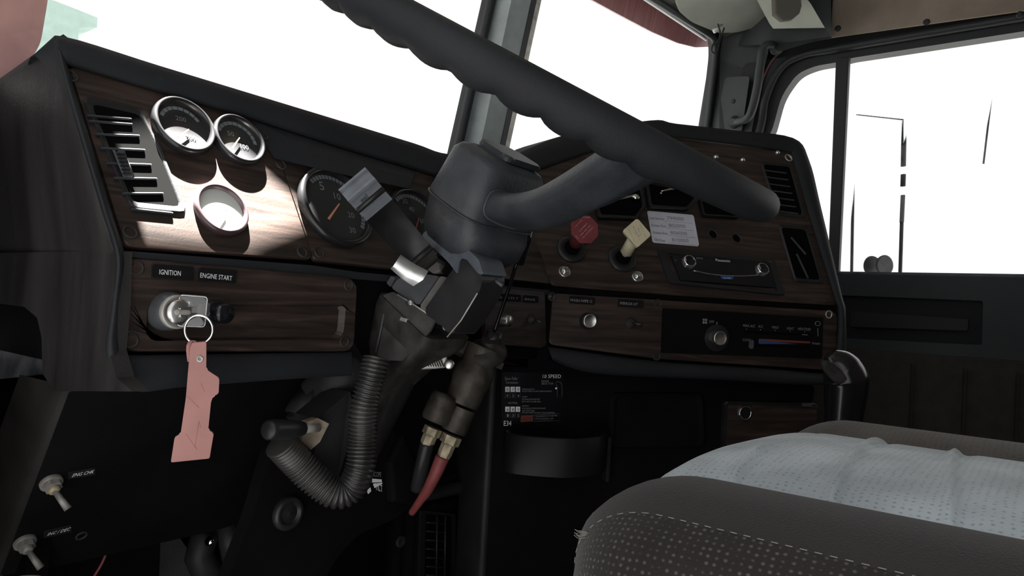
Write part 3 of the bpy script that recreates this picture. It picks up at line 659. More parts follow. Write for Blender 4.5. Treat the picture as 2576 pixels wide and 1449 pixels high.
b.tube([hd.P(x, y, 0) for x, y in fillet([(-.0108, -.0128), (.0108, -.0128), (.0108, .0128), (-.0108, .0128)], .003, 4)], .0008, STEEL, 6, cyc=True)
b.box(hd, .003, .016, .0010, STEEL, 0, (-.004, 0, 0)); b.text('KEY', hd.P(-.004, -.009, .002), hd.P(-.004, .006, .002), -hd.x, hd.n, WHT, height=.003) if False else None
b.build('head', t)
rc = pz(500, 830, .585); rf = Fr(rc, nrm(A(.75, -.5, 0)), WZ)
b = MB(); b.tube([rf.P(.0105*cos(a), .0118*sin(a), .0008*sin(3*a)) for a in np.linspace(0, 2*pi, 40, endpoint=False)], .0011, CHR, 8, cyc=True)
tag(b.build('key_ring'), 'small shiny split ring hanging from the key head', 'key ring')
tf = Fr(pz(495, 1000, .575), nrm(A(.85, -.52, 0)), WZ, None)
if tf.n[1] > 0: tf = Fr(tf.o, tf.x, tf.y, -tf.n)
tg = thing('key_tag', 'flat pink rubber tag shaped like the number one on the key ring', 'key tag', tf.o)
tp = [(483, 862), (520, 858), (519, 928), (530, 936), (552, 950), (550, 990), (537, 995), (531, 1010), (524, 1080), (538, 1088), (528, 1152), (430, 1162), (440, 1098), (455, 1090), (468, 1000), (474, 928), (476, 905), (478, 880)]
b = MB(); b.slab(tf, pxs(tf, tp), .0028, TAG, .0015, .0006, n=3)
for p_ in (((505, 965), (515, 985)), ((470, 996), (500, 1025)), ((500, 1060), (505, 1075)), ((468, 1092), (495, 1130)), ((500, 1062), (490, 1125))):
    b.tube([tf.P(*tf.uv(*p_[0], .0028), .0028), tf.P(*tf.uv(*p_[1], .0028), .0028)], .0002, TAGL, 5)
b.build('body', tg)
b = MB(); 
lp = [(478, 908), (476, 870), (488, 862), (495, 880), (490, 912)]
b.tube(smooth_path([tf.P(*tf.uv(*p, -.003), -.003+.004*(i % 2)) for i, p in enumerate(lp)], 4), .0022, TAG, 8, flat=.5); b.build('strap', tg)
b = MB(); b.lathe(tf.at(503, 903, .0028), [(.0026, 0), (.0026, .0008), (.0012, .0006), (.001, -.001)], DULLM, 20); b.build('rivet', tg)
f = PL.at(528, 785, .003); fs_ = Fr(f.o, WX, WZ, nrm(f.n+A(.12, 0, -.02)))
t = thing('start_button', 'black round engine start push button beside the key', 'push button', f.o)
b = MB(); b.lathe(fs_, [(.0115, 0), (.0115, .006), (.010, .008), (.0095, .009)], PLA, 30); b.build('collar', t)
b = MB(); b.lathe(fs_, [(.0088, .008), (.0088, .021), (.0075, .0225), (.0001, .0228)], GLO, 30); b.build('plunger', t)

# ------------------------------------------------------------------ switches on the small panel
f = PL.at(1266, 806, .006); b = MB(); b.lathe(f, [(.0085, 0), (.008, .010), (.007, .012), (.0001, .012)], STEEL, 24); tag(b.build('dimmer_knob'), 'small metallic knob on the wood panel behind the signal lever rod', 'knob')
t = thing('toggle_switch', 'dark toggle switch on the small wood panel right of the metallic knob', 'switch', PL.at(1335, 803, .006).o)
f = PL.at(1335, 803, .006); b = MB(); b.lathe(f, [(.007, 0), (.007, .003), (.004, .005), (.003, .007)], DUSTY, 20); b.build('nut', t)
b = MB(); b.tube([f.P(0, 0, .005), f.P(.004, -.004, .018)], lambda q: .0018+q*.0012, PLA, 10); b.build('lever', t)
# wash wipe knob, mirror heat toggle
def knob(fr, c, r, h, label, name='control_knob'):
    f = fr.at(*c, .006); t = thing(name, label, 'knob', f.o)
    b = MB(); b.lathe(f, [(r*1.15, 0), (r*1.15, .003), (r*1.02, .004), (r*1.0, h*.75)], PLA, 32); b.build('skirt', t)
    b = MB(); b.lathe(f, [(r*1.0, h*.75), (r*1.0, h), (r*.9, h+.0012), (r*.86, h+.0008), (.0001, h+.0008)], STEEL, 40, cap0=False); b.build('cap', t)
knob(RL, (1476, 807), .0105, .014, 'round brushed silver wash-wipe knob under its black label')
t = thing('toggle_switch', 'short dark toggle switch under the mirror heat label', 'switch', RL.at(1586, 812, .006).o)
f = RL.at(1586, 812, .006); b = MB(); b.lathe(f, [(.009, 0), (.009, .002), (.006, .004), (.004, .007)], DUSTY, 20); b.build('nut', t)
b = MB(); b.tube([f.P(0, 0, .005), f.P(.012, -.002, .016)], lambda q: .0022+q*.001, PLA, 10); b.build('lever', t)
# dome lenses
for c, l in (((1402, 556), 'clear dome indicator lens above and left of the red valve knob'), ((1420, 684), 'clear dome indicator lens below the red valve knob'), ((1603, 696), 'clear dome indicator lens below the cream parking knob')):
    f = RU.at(*c, .005); t = thing('indicator_lens', l, 'indicator light', f.o, 'clear dome lenses around the air valves')
    b = MB(); b.lathe(f, [(.0095, -.0), (.0095, .0018), (.0085, .0022)], STEEL, 32); b.build('rim', t)
    b = MB(); b.lathe(f, [(.0086*cos(a), .002+.0065*sin(a)) for a in np.linspace(0, pi/2*.98, 8)], TINT, 28, cap0=False); b.build('dome', t)
    b = MB(); b.lathe(f, [(.0045*cos(a), .002+.004*sin(a)) for a in np.linspace(0, pi/2*.98, 6)], CHR, 16, cap0=False); b.build('bulb', t)
# ------------------------------------------------------------------ air brake valves
def valve(base, top, off, m, shape, label, name, texts, r=.0085):
    f = RU.at(*base, .005); t = thing(name, label, 'valve knob', f.o)
    b = MB(); b.lathe(f, [(.0235, 0), (.0235, .003), (.021, .005), (.013, .0052), (.012, .004)], PLA, 40); b.lathe(f, [(.0115, .0045), (.011, .012), (.009, .0125)], VOID, 30); b.build('boot', t)
    T = RU.P(*RU.uv(*top, off), off); ax = nrm(T-f.P(0, 0, .006))
    fk = Fr(T, DR, WZ, nrm(ax*.35+nrm(CAM-T)*.65))
    b = MB(); s0 = f.P(0, 0, .008)+ax*.008; b.tube([s0, s0+(T-s0)*.85, T-fk.n*.003], lambda q: r*(1-.12*q), m, 24)
    b.build('stem', t)
    b = MB(); b.tube([f.P(0, 0, .004), s0+ax*.004], .0055, DULLM, 16); b.build('spindle', t)
    b = MB(); b.slab(fk, shape, .0065, m, .0035 if len(shape) == 4 else .0012, .0015, base=-.0035, n=5)
    b.build; kb = b.build('knob', t)
    for s_, x0, y0, x1, y1, h in texts:
        bb = MB(); d = nrm(fk.P(x1, y1)-fk.P(x0, y0)); yy = np.cross(fk.n, d)
        bb.text(s_, fk.P(x0, y0, .003), fk.P(x1, y1, .003), yy, fk.n, REDPR if m is REDP else INK, height=h, lift=.0002); bb.build('lettering', kb)
R8 = .0228; octo = [(R8*cos(pi/8+pi/4*k+.05), R8*sin(pi/8+pi/4*k+.05)) for k in range(8)]
def rt(l, deg, sx=0, sy=0):
    o = []; c, s_ = cos(radians(deg)), sin(radians(deg))
    for tx, x0, y0, x1, y1, h in l: o.append((tx, x0*c-y0*s_+sx, x0*s_+y0*c+sy, x1*c-y1*s_+sx, x1*s_+y1*c+sy, h))
    return o
valve((1436, 628), (1470, 578), .055, REDP, octo, 'red octagonal trailer air supply knob pulled out on its stem', 'trailer_supply_valve',
      rt([('TRAILER', -.009, .003, .009, .003, .0042), ('AIR SUPPLY', -.012, -.0025, .012, -.0025, .0038), ('NOT FOR PARKING', -.012, -.0075, .012, -.0075, .0024), ('PUSH TO SUPPLY', -.008, .012, .008, .012, .0018)], 48) + [('PULL', -.015, -.012, -.010, -.016, .0018), ('EVACUATE', -.008, .0175, .008, .0175, .002)], .0095)
sq = .0195; dia = [(sq*cos(radians(a)), sq*sin(radians(a))) for a in (-3, 87, 177, 267)]
dia = [(x*1.22, y*1.22) for x, y in dia]
valve((1564, 652), (1602, 587), .055, CREAM, dia, 'cream diamond-shaped parking brake knob pulled out on its stem', 'parking_brake_valve',
      rt([('PARKING', -.011, .001, .011, .001, .0055), ('BRAKE', -.006, -.005, .006, -.005, .003), ('PULL TO APPLY', -.0125, -.0105, .0105, -.0105, .0022), ('PUSH TO RELEASE', -.012, .010, .010, .010, .0018)], 115), .0095)
# ------------------------------------------------------------------ pockets under the wheel
def pocket(quad, label, clip):
    t = thing('dash_pocket', label, 'pocket', RU.P(*RU.uv(*quad[0]), .01), 'black box pockets under the steering wheel rim')
    q = pxs(RU, quad, .012); c = np.mean(np.array(q), 0); out_ = resample(fillet(q, .002, 3), 48); inn = [(c[0]+(x-c[0])*.88, c[1]+(y-c[1])*.80) for x, y in out_]
    b = MB(); b.grid([[RU.P(x, y, .003) for x, y in out_], [RU.P(x, y, .014) for x, y in out_], [RU.P(x, y, .0135) for x, y in inn], [RU.P(x, y, .006) for x, y in inn]], GLO, False, True)
    b.add([RU.P(x, y, .006) for x, y in inn], [tuple(range(48))], VOID); b.build('box', t)
    if clip:
        b = MB(); p = [RU.P(*RU.uv(*k, .012), .012) for k in clip[0]]; b.tube(smooth_path(p, 5), lambda q: .0012+.0014*q, STEEL, 10, flat=.6)
        if clip[1]: b.lathe(RU.at(*clip[1], .012), [(.0055, -.002), (.006, .001), (.0045, .003), (.0001, .0035)], CHR, 24)
        b.build('clip', t)
        b = MB(); b.lathe(RU.at(*clip[2], .012), [(.0018, 0), (.0018, .001), (.0001, .0016)], DULLM, 12); b.build('screw', t)
pocket([(1497, 499), (1610, 450), (1622, 520), (1602, 552), (1503, 548)], 'black pocket with round bright clip, leftmost of the three under the wheel', ([(1543, 504), (1575, 497), (1597, 492)], (1600, 496), (1529, 507)))
pocket([(1622, 455), (1735, 480), (1752, 500), (1730, 528), (1632, 522)], 'black pocket with thin bright clip, behind the lower wheel rim', ([(1664, 481), (1698, 474)], None, (1663, 486)))
pocket([(1758, 498), (1860, 530), (1858, 548), (1768, 542)], 'black empty pocket, rightmost of the three beside the rim end', None)
# ------------------------------------------------------------------ service sticker
f = lambda p, o_=.0056: RU.P(*RU.uv(*p, o_), o_)
b = MB(); b.prism([f(p, .005) for p in ((1628, 533), (1633, 531), (1742, 541), (1745, 545), (1758, 615), (1755, 620), (1645, 611), (1641, 607))], RU.n*.0006, PAPER)
sy = nrm(f((1628, 533))-f((1642, 610)))
for i, (s_, hw) in enumerate((('Last Service', '799000'), ('Grease Due', '802000'), ('Grease Due', '806000'), ('Oil Due', '810000'))):
    x0 = 1633+i*4.0; y0 = 551+i*18.2
    b.text(s_, f((x0+2, y0)), f((x0+(38 if i < 3 else 28), y0+3)), sy, RU.n, INK, height=.0044)
    b.text(hw, f((x0+46, y0+2)), f((x0+88, y0+5)), sy, RU.n, PENC, height=.0068)
    b.tube([f((x0+40, y0+5), .0058), f((x0+108, y0+11), .0058)], .00018, PENC, 4)
tag(b.build('service_sticker'), 'white service reminder sticker with handwritten mileages right of the cream knob', 'sticker')
# ------------------------------------------------------------------ radio
f0 = RU.at(1808, 682, .005)
t = thing('car_radio', 'black car radio with two chrome ringed knobs in the right panel', 'radio', f0.o)
q = pxs(RU, [(1652, 630), (1945, 655), (1972, 745), (1680, 714)], .005)
b = MB(); out_ = resample(fillet(q, .003, 3), 64); c = np.mean(np.array(q), 0); inn = [(c[0]+(x-c[0])*.88, c[1]+(y-c[1])*.82) for x, y in out_]
b.grid([[RU.P(x, y, .004) for x, y in out_], [RU.P(x, y, .009) for x, y in out_], [RU.P(x, y, .009) for x, y in inn], [RU.P(x, y, .005) for x, y in inn]], PLA, False, True); b.build('trim_ring', t)
face = [(1686, 640), (1932, 660), (1950, 724), (1712, 706)]
b = MB(); b.slab(RU, pxs(RU, face, .008), .006, GLO, .003, .0015, base=.004)
g = lambda p, o_=.0102: RU.P(*RU.uv(*p, o_), o_)
b.text('Panasonic', g((1801, 657)), g((1837, 660)), RU.y, RU.n, WHT, height=.0045)
b.text('CQ-RX100U', g((1841, 659)), g((1866, 661)), RU.y, RU.n, FAINT, height=.0022) if False else None
b.text('SOURCE', g((1752, 651)), g((1768, 652)), RU.y, RU.n, FAINT, height=.0025)
b.text('EJECT', g((1697, 656)), g((1703, 657)), RU.y, RU.n, FAINT, height=.002); b.text('MENU', g((1934, 659)), g((1942, 660)), RU.y, RU.n, FAINT, height=.002)
b.build('faceplate', t)
b = MB(); b.tube(smooth_path([g((1745, 681)), g((1790, 690)), g((1840, 694)), g((1880, 694)), g((1908, 692))], 5), .0009, STEEL, 8); b.build('chrome_arc', t)
b = MB(); b.slab(RU, pxs(RU, [(1812, 693), (1845, 695), (1843, 703), (1815, 702)], .010), .001, BLUE, .001, 0, base=.010); b.text('CD MP3', g((1820, 701), .0112), g((1838, 702), .0112), RU.y, RU.n, WHT, height=.0025, lift=.0004); b.build('blue_badge', t)
for c in ((1733, 659), (1917, 678)):
    f = RU.at(*c, .010); b = MB(); b.lathe(f, [(.0105, 0), (.0105, .0035), (.0095, .0052), (.0088, .0048)], CHR, 36, cap0=False, cap1=False)
    for k in range(30):
        a = 2*pi*k/30; b.box(Fr(f.P(.0105*cos(a), .0105*sin(a), .002), f.x*cos(a)+f.y*sin(a), f.y*cos(a)-f.x*sin(a), f.n), .0008, .0008, .004, CHR)
    b.lathe(f, [(.0088, .0048), (.0085, .0044), (.0001, .0042)], GLO, 30, cap0=False); b.build('knob', t)
# ------------------------------------------------------------------ climate panel
t = thing('climate_control', 'black heater control panel with silver fan knob and sliders', 'climate control', RL.at(1860, 840, .006).o)
g = lambda p, o_=.0095: RL.P(*RL.uv(*p, o_), o_)
b = MB(); b.slab(RL, pxs(RL, [(1666, 775), (2068, 799), (2064, 902), (1662, 887)], .006), .003, DULL, .002, .0008, base=.006)
for s_, a, e, h in (('OFF', (1783, 812), (1796, 813), .0042), ('1', (1802, 816), (1804, 816), .004), ('2', (1817, 832), (1820, 832), .004), ('MAX A/C', (1869, 822), (1899, 824), .0042), ('A/C', (1907, 824), (1919, 825), .0042), ('VENT', (1941, 826), (1959, 828), .0042), ('HEAT', (1979, 829), (1997, 830), .0042), ('HEAT/DEF', (2007, 830), (2039, 832), .0042), ('COOL', (1868, 858), (1890, 859), .0042), ('WARM', (2042, 866), (2062, 868), .0036)):
    b.text(s_, g(a), g(e), WZ, RL.n, FAINT, height=h)
ic = RL.at(1773, 808, .0095)
for k in range(4):
    a = pi/4+k*pi/2; b.lathe(Fr(ic.P(.0030*cos(a), .0030*sin(a), .0002), ic.x, ic.y, ic.n), [(.0019, 0), (.0019, .0002)], FAINT, 12)
b.lathe(RL.at(2057, 814, .0095), [(.0055, 0), (.0055, .0003), (.0045, .0003), (.0045, 0)], FAINT, 16, sy=.7, cap0=False, cap1=False)
b.tube([g((2057, 826)), g((2058, 846))], .0005, FAINT, 5)
for x in (1878, 1913, 1950, 1988, 2024): b.lathe(RL.at(x, 828+(x-1878)*.045, .0095), [(.0008, 0), (.0008, .0003)], FAINT, 8)
b.lathe(RL.at(1803, 850, .0095), [(.021, 0), (.021, .0005), (.0205, .0005)], PLA, 40); b.build('plate', t)
b = MB(); b.add([g(p, .0098) for p in ((1872, 831), (2040, 841), (2040, 846), (1872, 838))], [(0, 1, 2, 3)], VOID); b.build('mode_slot', t)
b = MB(); b.box(RL.at(2025, 843, .012), .012, .003, .006, PLA, .001); b.box(RL.at(2025, 842, .0155), .010, .0012, .001, STEEL, .0003); b.build('mode_lever', t)
b = MB(); b.add([g(p, .0099) for p in ((1908, 858), (1910, 852), (2038, 859), (2038, 864))], [(0, 1, 2, 3)], REDBAR); b.add([g(p, .0100) for p in ((1908, 855), (2010, 866), (1909, 865))], [(0, 1, 2)], BLUE)
b.add([g(p, .0098) for p in ((1885, 866), (2040, 872), (2040, 876), (1885, 872))], [(0, 1, 2, 3)], VOID); b.build('temperature_scale', t)
b = MB(); b.box(RL.at(1890, 866, .014), .006, .014, .008, BLUEG, .0015); b.build('temperature_lever', t)
f = RL.at(1800, 850, .0095); b = MB(); b.lathe(f, [(.0115, 0), (.0113, .014), (.0105, .0155), (.0098, .0150), (.0001, .0150)], STEEL, 40); b.build('fan_knob', t)

# ------------------------------------------------------------------ steering wheel and column
WC = A(.587, .42, .845); th = radians(30.2)
SN = A(0, -sin(th), cos(th)); SU = A(0, -cos(th), -sin(th))
def sp(t, x=0, u=0): return WC - SN*t + WX*x + SU*u
t = thing('steering_wheel', 'large black steering wheel with finger grips and padded hub', 'steering wheel', WC)
b = MB(); rows = []; NR_ = 360; NT = 20; RR = .247
for i in range(NR_):
    a = 2*pi*i/NR_; e = SU*cos(a)+WX*sin(a); row = []
    for k in range(NT):
        w = 2*pi*k/NT; r_ = .0155; lo = max(0, -sin(w)*.85-cos(w)*.3)**1.2
        deg = math.degrees(a) % 360
        g_ = 1. if (190 < deg < 335) or (60 < deg < 170) else 0.
        r_ += .0034*lo*g_*(abs(sin(a*22))**.6*2-1) 
        row.append(WC + e*(RR+r_*cos(w)) + SN*(r_*sin(w)))
    rows.append(row)
rows.append(rows[0]); b.grid(rows, PAD, True, True); b.build('rim', t)
# hub
b = MB(); rows = []
for tt, sx, su, cu in ((.080, .036, .018, .0), (.083, .048, .028, .003), (.090, .053, .034, .004), (.115, .0555, .038, .006), (.138, .058, .042, .008), (.141, .0575, .042, .008), (.144, .055, .041, .008), (.155, .054, .045, .012), (.172, .050, .046, .014), (.184, .044, .040, .012), (.190, .034, .030, .008), (.191, .001, .001, 0)):
    lp = fillet([(-sx, -su), (sx, -su), (sx, su), (-sx, su)], min(sx, su)*.75, 6); rows.append([sp(tt, x-.008, u+cu) for x, u in lp])
b.add(rows[0], [tuple(range(len(rows[0])))], HUBM); b.grid(rows, HUBM, True, True); hub_ = b.build('hub', t)
b = MB(); b.tube([sp(.1415, x*1.004-.008, u*1.004+.008) for x, u in fillet([(-.058, -.042), (.058, -.042), (.058, .042), (-.058, .042)], .0315, 8)], .0011, HUBM, 6, cyc=True); b.build('seam', hub_)
b = MB(); b.prism([sp(.080, x, u) for x, u in fillet([(-.026, -.026), (.036, -.026), (.036, .024), (-.026, .024)], .010, 4)], SN*.006, HUBM, .004, 3); b.build('horn_pad', t)
for sg in (-30, 78):
    a = radians(sg); e = SU*cos(a)+WX*sin(a); g_ = np.cross(SN, e)
    P0 = sp(.127)+e*.025; P1 = sp(.112)+e*.085; P2 = sp(.082)+e*.15; P3 = sp(.030)+e*.212; P4 = sp(.004)+e*.238
    b = MB(); pts = smooth_path([P0, P1, P2, P3, P4], 6); n = len(pts); rows = []
    for i, p in enumerate(pts):
        q = i/(n-1); d = nrm(pts[min(i+1, n-1)]-pts[max(i-1, 0)]); nn = nrm(np.cross(d, g_)); wd_ = (.023 if sg < 0 else .014)*(1-q)**1.0+(.020 if sg < 0 else .014)*q+.005*abs(2*q-1)**4*q; tk = .0165*(1-q)+.009*q
        rows.append([p + g_*wd_*np.sign(cos(w))*abs(cos(w))**.6 + nn*tk*np.sign(sin(w))*abs(sin(w))**.6 for w in np.linspace(0, 2*pi, 24, endpoint=False)])
    b.grid(rows, HUBM, True, True); b.add(rows[0], [tuple(range(24))], HUBM); spk = b.build('spoke', t)
    b = MB(); b.tube([p_+nrm(p_-pts[4])*.0004 for p_ in rows[4]], .0013, HUBM, 6, cyc=True); b.build('collar_seam', spk)
# column
col = thing('steering_column', 'steering column with exposed switch housing and dusty shroud', 'steering column', sp(.6))
axf = lambda tt: Fr(sp(tt), WX, SU, -SN)
b = MB(); b.lathe(axf(.185), [(.022, 0), (.022, .455)], PLA, 24); b.build('tube', col)
# switch housing on the driver's left side of the column
FS = Fr((.540, 0, 0), -WY, WZ, -WX)
def fsl(b, px, h, m, base, r=0., bev=.002, seg=2): b.slab(FS, pxs(FS, px, base+h), h, m, r, bev, base=base, seg=seg)
b = MB(); fsl(b, [(1040, 660), (1100, 640), (1180, 680), (1170, 790), (1100, 830), (1000, 760), (985, 715)], .024, DULL, -.042, .006, .004); b.build('inner_body', col)
b = MB(); fsl(b, [(1150, 662), (1172, 636), (1203, 668), (1215, 700), (1206, 735), (1168, 800), (1132, 846), (1108, 815), (1062, 786)], .036, PLA, -.034, .007, .008, 4); b.build('switch_cover', col)
b = MB(); fsl(b, [(1060, 592), (1072, 580), (1102, 579), (1154, 606), (1204, 652), (1216, 690), (1204, 690), (1170, 648), (1156, 652), (1150, 690), (1130, 662), (1104, 636), (1070, 606)], .038, BLUEG, -.034, .003, .004, 3); b.build('housing_cap', col)
b = MB(); fsl(b, [(1108, 694), (1147, 706), (1070, 792), (1056, 770)], .030, mat('worn_grey_plastic', (.095, .092, .088), .6, spec=.2, var=.3, vscale=40), -.032, .002, .001)
fsl(b, [(1000, 702), (1020, 694), (1074, 690), (1105, 695), (1054, 768), (1030, 757), (984, 724)], .026, GREYP, -.032, .003, .002)
fsl(b, [(972, 712), (984, 694), (994, 700), (982, 722)], .022, GREYP, -.032, .001, .001); b.build('switch_body', col)
b = MB(); fsl(b, [(1066, 656), (1074, 642), (1106, 662), (1104, 684), (1092, 690), (1062, 668)], .024, mat('worn_grey_plastic', (.1, .1, .1)), -.030, .003, .002); fsl(b, [(1110, 684), (1128, 652), (1152, 668), (1136, 702)], .026, VOID, -.031, .001, .001); b.build('connector_block', col)
b = MB()
fsl(b, [(1088, 806), (1098, 792), (1112, 804), (1104, 818)], .02, DUSTY, -.025, .001, .001); fsl(b, [(1112, 824), (1122, 806), (1128, 812), (1118, 832)], .022, DULLM, -.025, .001, .001)
b.tube([FS.P(*FS.uv(1128, 848), .002), FS.P(*FS.uv(1165, 806), .003), FS.P(*FS.uv(1206, 738), .003)], .0008, DULLM, 6)
b.tube([FS.P(*FS.uv(1212, 700), -.02), FS.P(*FS.uv(1232, 716), -.02)], .002, GREYP, 6); b.build('cover_clip', col)
# shroud: flat front leaf with folded edge, narrowing down to the hose
b = MB(); rows = []
for tt, sx, su, cu in ((.276, .036, .046, .004), (.288, .036, .046, .004), (.33, .029, .032, -.002), (.375, .020, .020, -.004), (.43, .018, .018, 0)):
    lp = fillet([(-sx, -su), (sx, -su), (sx, su), (-sx, su)], min(sx, su)*.3, 4); rows.append([sp(tt, x-.010, u+cu) for x, u in lp])
b.grid(rows, DUSTY, True, True); b.add(rows[0], [tuple(range(len(rows[0])))], DUSTY); b.build('shroud', col)
b = MB(); ft_ = [(988, 734), (1020, 752), (1096, 802), (1082, 832), (1050, 870), (1012, 908), (962, 906), (946, 886), (966, 800), (974, 752), (960, 744)]
fsl(b, ft_, .0025, mat('dusty_leaf', (.050, .048, .047), .6, spec=.2, var=.45, vscale=35, bump=.3), -.006, .002, .0008)
b.tube([FS.P(*FS.uv(*p, -.002), -.002) for p in ((1000, 741), (1040, 766), (1096, 802))], .0010, DULLM, 6); b.tube([FS.P(*FS.uv(*p, -.002), -.002) for p in ((966, 790), (956, 840), (946, 886))], .0014, GREYP, 6); b.build('shroud_leaf', col)
b = MB(); fsl(b, [(998, 838), (1008, 806), (1022, 808), (1012, 842)], .001, VOID, -.0034, 0, 0); fsl(b, [(1004, 806), (1008, 797), (1023, 802), (1021, 811)], .003, DULLM, -.0034, 0, .0005); b.build('shroud_slot', col)
b = MB(); b.lathe(FS.sh(*FS.uv(1030, 762, -.003), -.003), [(.0035, -.001), (.0035, .001), (.002, .002), (.0001, .0022)], STEEL, 14, sx=1.5); b.build('shroud_rivet', col)
# foil tape over the column switch
b = MB(); rows = []
q0_ = [(982, 672), (1010, 641), (1022, 636)]; 
def ft(s_, r_):   # s along tape width, r across
    pass
top = [pz(1008, 640, .690), pz(1040, 662, .690), pz(1078, 682, .690)]
mid = [pz(990, 668, .678), pz(1028, 690, .676), pz(1064, 704, .678)]
bot = [pz(982, 676, .684), pz(1012, 702, .682), pz(1040, 720, .684)]
rows = [smooth_path(top, 5), smooth_path([(a+c)/2+nrm(CAM-a)*.004 for a, c in zip(top, mid)], 5), smooth_path(mid, 5), smooth_path([(a+c)/2+nrm(CAM-a)*.001 for a, c in zip(mid, bot)], 5), smooth_path(bot, 5)]
rows2 = [[p-nrm(CAM-p)*.0012 for p in r_] for r_ in rows]
b.grid(rows, FOIL); b.grid(rows2[::-1], FOIL)
o = b.build('foil_tape'); tag(o, 'crumpled shiny foil tape patch on the steering column switch', 'tape')
# turn signal stalk with grey cap
t = thing('turn_signal_lever', 'flat black turn signal lever with grey square cap and ribbed boot', 'lever', pz(1050, 660, .70))
s0, s1 = pz(1046, 634, .715), pz(924, 494, .635)
d = nrm(s1-s0); side = nrm(np.cross(d, nrm(CAM-s1))); L_ = np.linalg.norm(s1-s0)
lf = Fr((s0+s1)/2, d, side)
if lf.n@(CAM-s0) < 0: lf = Fr(lf.o, lf.x, lf.y, -lf.n)
b = MB(); b.box(lf, L_, .0225, .012, PLA, .004, seg=3); b.build('arm', t)
b = MB(); b.box(Fr(s1+d*.003, d, side, lf.n), .0255, .0245, .0135, LEVER, .003, seg=2)
b.box(Fr(s1+d*.003, d, side, lf.n), .014, .0008, .0006, GREYP, 0, (0, 0, .0068)); b.box(Fr(s1+d*.003, d, side, lf.n), .004, .006, .0006, GREYP, 0, (.003, .004, .0068)); b.build('grey_cap', t)
b = MB()
for k in range(6): b.box(Fr(s0-d*(.001+k*.0030), d, side, lf.n), .0018, .030-.001*k, .018, DUSTY, .0006)
b.box(Fr(s0-d*.010, d, side, lf.n), .024, .024, .014, PLA, .001); b.build('ribbed_boot', t)
# hose clamp band
b = MB(); cf_ = axf(.425); pth = [cf_.P((.030)*cos(a)+.012, .030*sin(a), 0) for a in np.linspace(-.9, 1.9, 16)]
t = thing('hose_clamp', 'bright slotted metal band clamp with screw beside the corrugated hose', 'clamp', pz(1080, 905, .80))
cl = smooth_path([pz(1015, 905, .80), pz(1045, 912, .80), pz(1085, 912, .80), pz(1125, 908, .80)], 5)
b = MB(); b.tube(cl, .0075, DULLM, 12, flat=.25, up=(0, 0, 1)); b.build('band', t)
b = MB()
for k in range(9): p = pz(1062+k*6.2, 912, .797); b.box(Fr(p, nrm(A(.9, -.3, .5)), WZ), .0008, .010, .002, DUSTY)
b.build('slots', t)
b = MB(); b.lathe(Fr(pz(1130, 917, .79), nrm(_r), WZ, nrm(CAM-pz(1130, 917, .79))), [(.0058, -.006), (.0058, 0), (.0045, .0015), (.0001, .0018)], STEEL, 20); b.build('screw', t)
# bulky connector left of the column
b = MB(); c0, c1 = pz(905, 900, .80), pz(800, 1005, .80); b.tube([c0, (c0+c1)/2, c1], lambda q: .030-.004*q, BLK, 16, flat=.8); b.box(Fr(pz(795, 1030, .80), nrm(A(.8, 0, -.5)), nrm(A(.4, 0, .8))), .052, .045, .04, BLK, .006, seg=3)
b.box(Fr(pz(860, 900, .80), nrm(A(.7, 0, .6)), nrm(A(-.6, 0, .7))), .03, .035, .04, PLA, .004)
o = b.build('column_support'); tag(o, 'dusty black support casting under the dash left of the corrugated hose', 'bracket')
# tilt knob
t = thing('tilt_lever', 'short black cylindrical tilt knob on a bent tan bracket', 'lever', pz(720, 1080, .68))
e0, e1 = pz(674, 1082, .655), pz(764, 1078, .70); ad = nrm(e1-e0)
b = MB(); fq = Fr(e0, np.cross(ad, WZ), np.cross(np.cross(ad, WZ), ad)*1.0, ad); LL = np.linalg.norm(e1-e0)
b.lathe(fq, [(.0001, -.0015), (.0075, -.001), (.0092, .001), (.0096, .006), (.0094, LL*.6), (.007, LL*.95), (.004, LL)], PLA, 28); b.build('knob', t)
b = MB(); b.tube([e1-ad*.002, pz(800, 1076, .72)], .0045, DULLM, 12); b.build('stem', t)
b = MB(); bf = Fr(pz(792, 1088, .722), nrm(A(.8, -.3, .3)), nrm(A(-.3, 0, .9))); b.prism([pz(757, 1108, .725), pz(776, 1060, .725), pz(800, 1052, .725), pz(828, 1066, .725), pz(805, 1112, .725), pz(782, 1132, .725)], A(0, .012, 0), mat('tan_steel', (.15, .12, .09), .6, metal=.3, var=.5, vscale=60), .002)
b.prism([pz(800, 1052, .735), pz(880, 985, .76), pz(900, 1060, .77), pz(850, 1200, .77), pz(790, 1150, .74)], A(.0, .04, 0), DUSTY if False else BLK, .002); b.build('bracket', t)
# corrugated hose
hp = [pz(948, 900, .745), pz(936, 950, .74), pz(915, 1030, .735), pz(912, 1110, .735), pz(905, 1180, .73), pz(882, 1228, .73), pz(842, 1240, .725), pz(790, 1205, .72), pz(745, 1160, .715), pz(705, 1115, .70)]
pth = smooth_path(hp, 10)
seg = [0]; 
for i in range(1, len(pth)): seg.append(seg[-1]+np.linalg.norm(pth[i]-pth[i-1]))
S = np.array(seg); PP = np.array(pth); NS = int(S[-1]/.00085)
ss = np.linspace(0, S[-1], NS); fine = [np.array([np.interp(x, S, PP[:, k]) for k in range(3)]) for x in ss]
b = MB(); b.tube(fine, lambda q: (.0135+.0012*(1 if sin(q*S[-1]/.0042*2*pi) > 0 else -1))*(1+.12*q), mat('hose_plastic', (.03, .029, .028), .32, spec=.5, var=.5, vscale=25), 20)
tag(b.build('corrugated_hose'), 'thick ribbed black loom hose bending in a U below the column', 'hose')
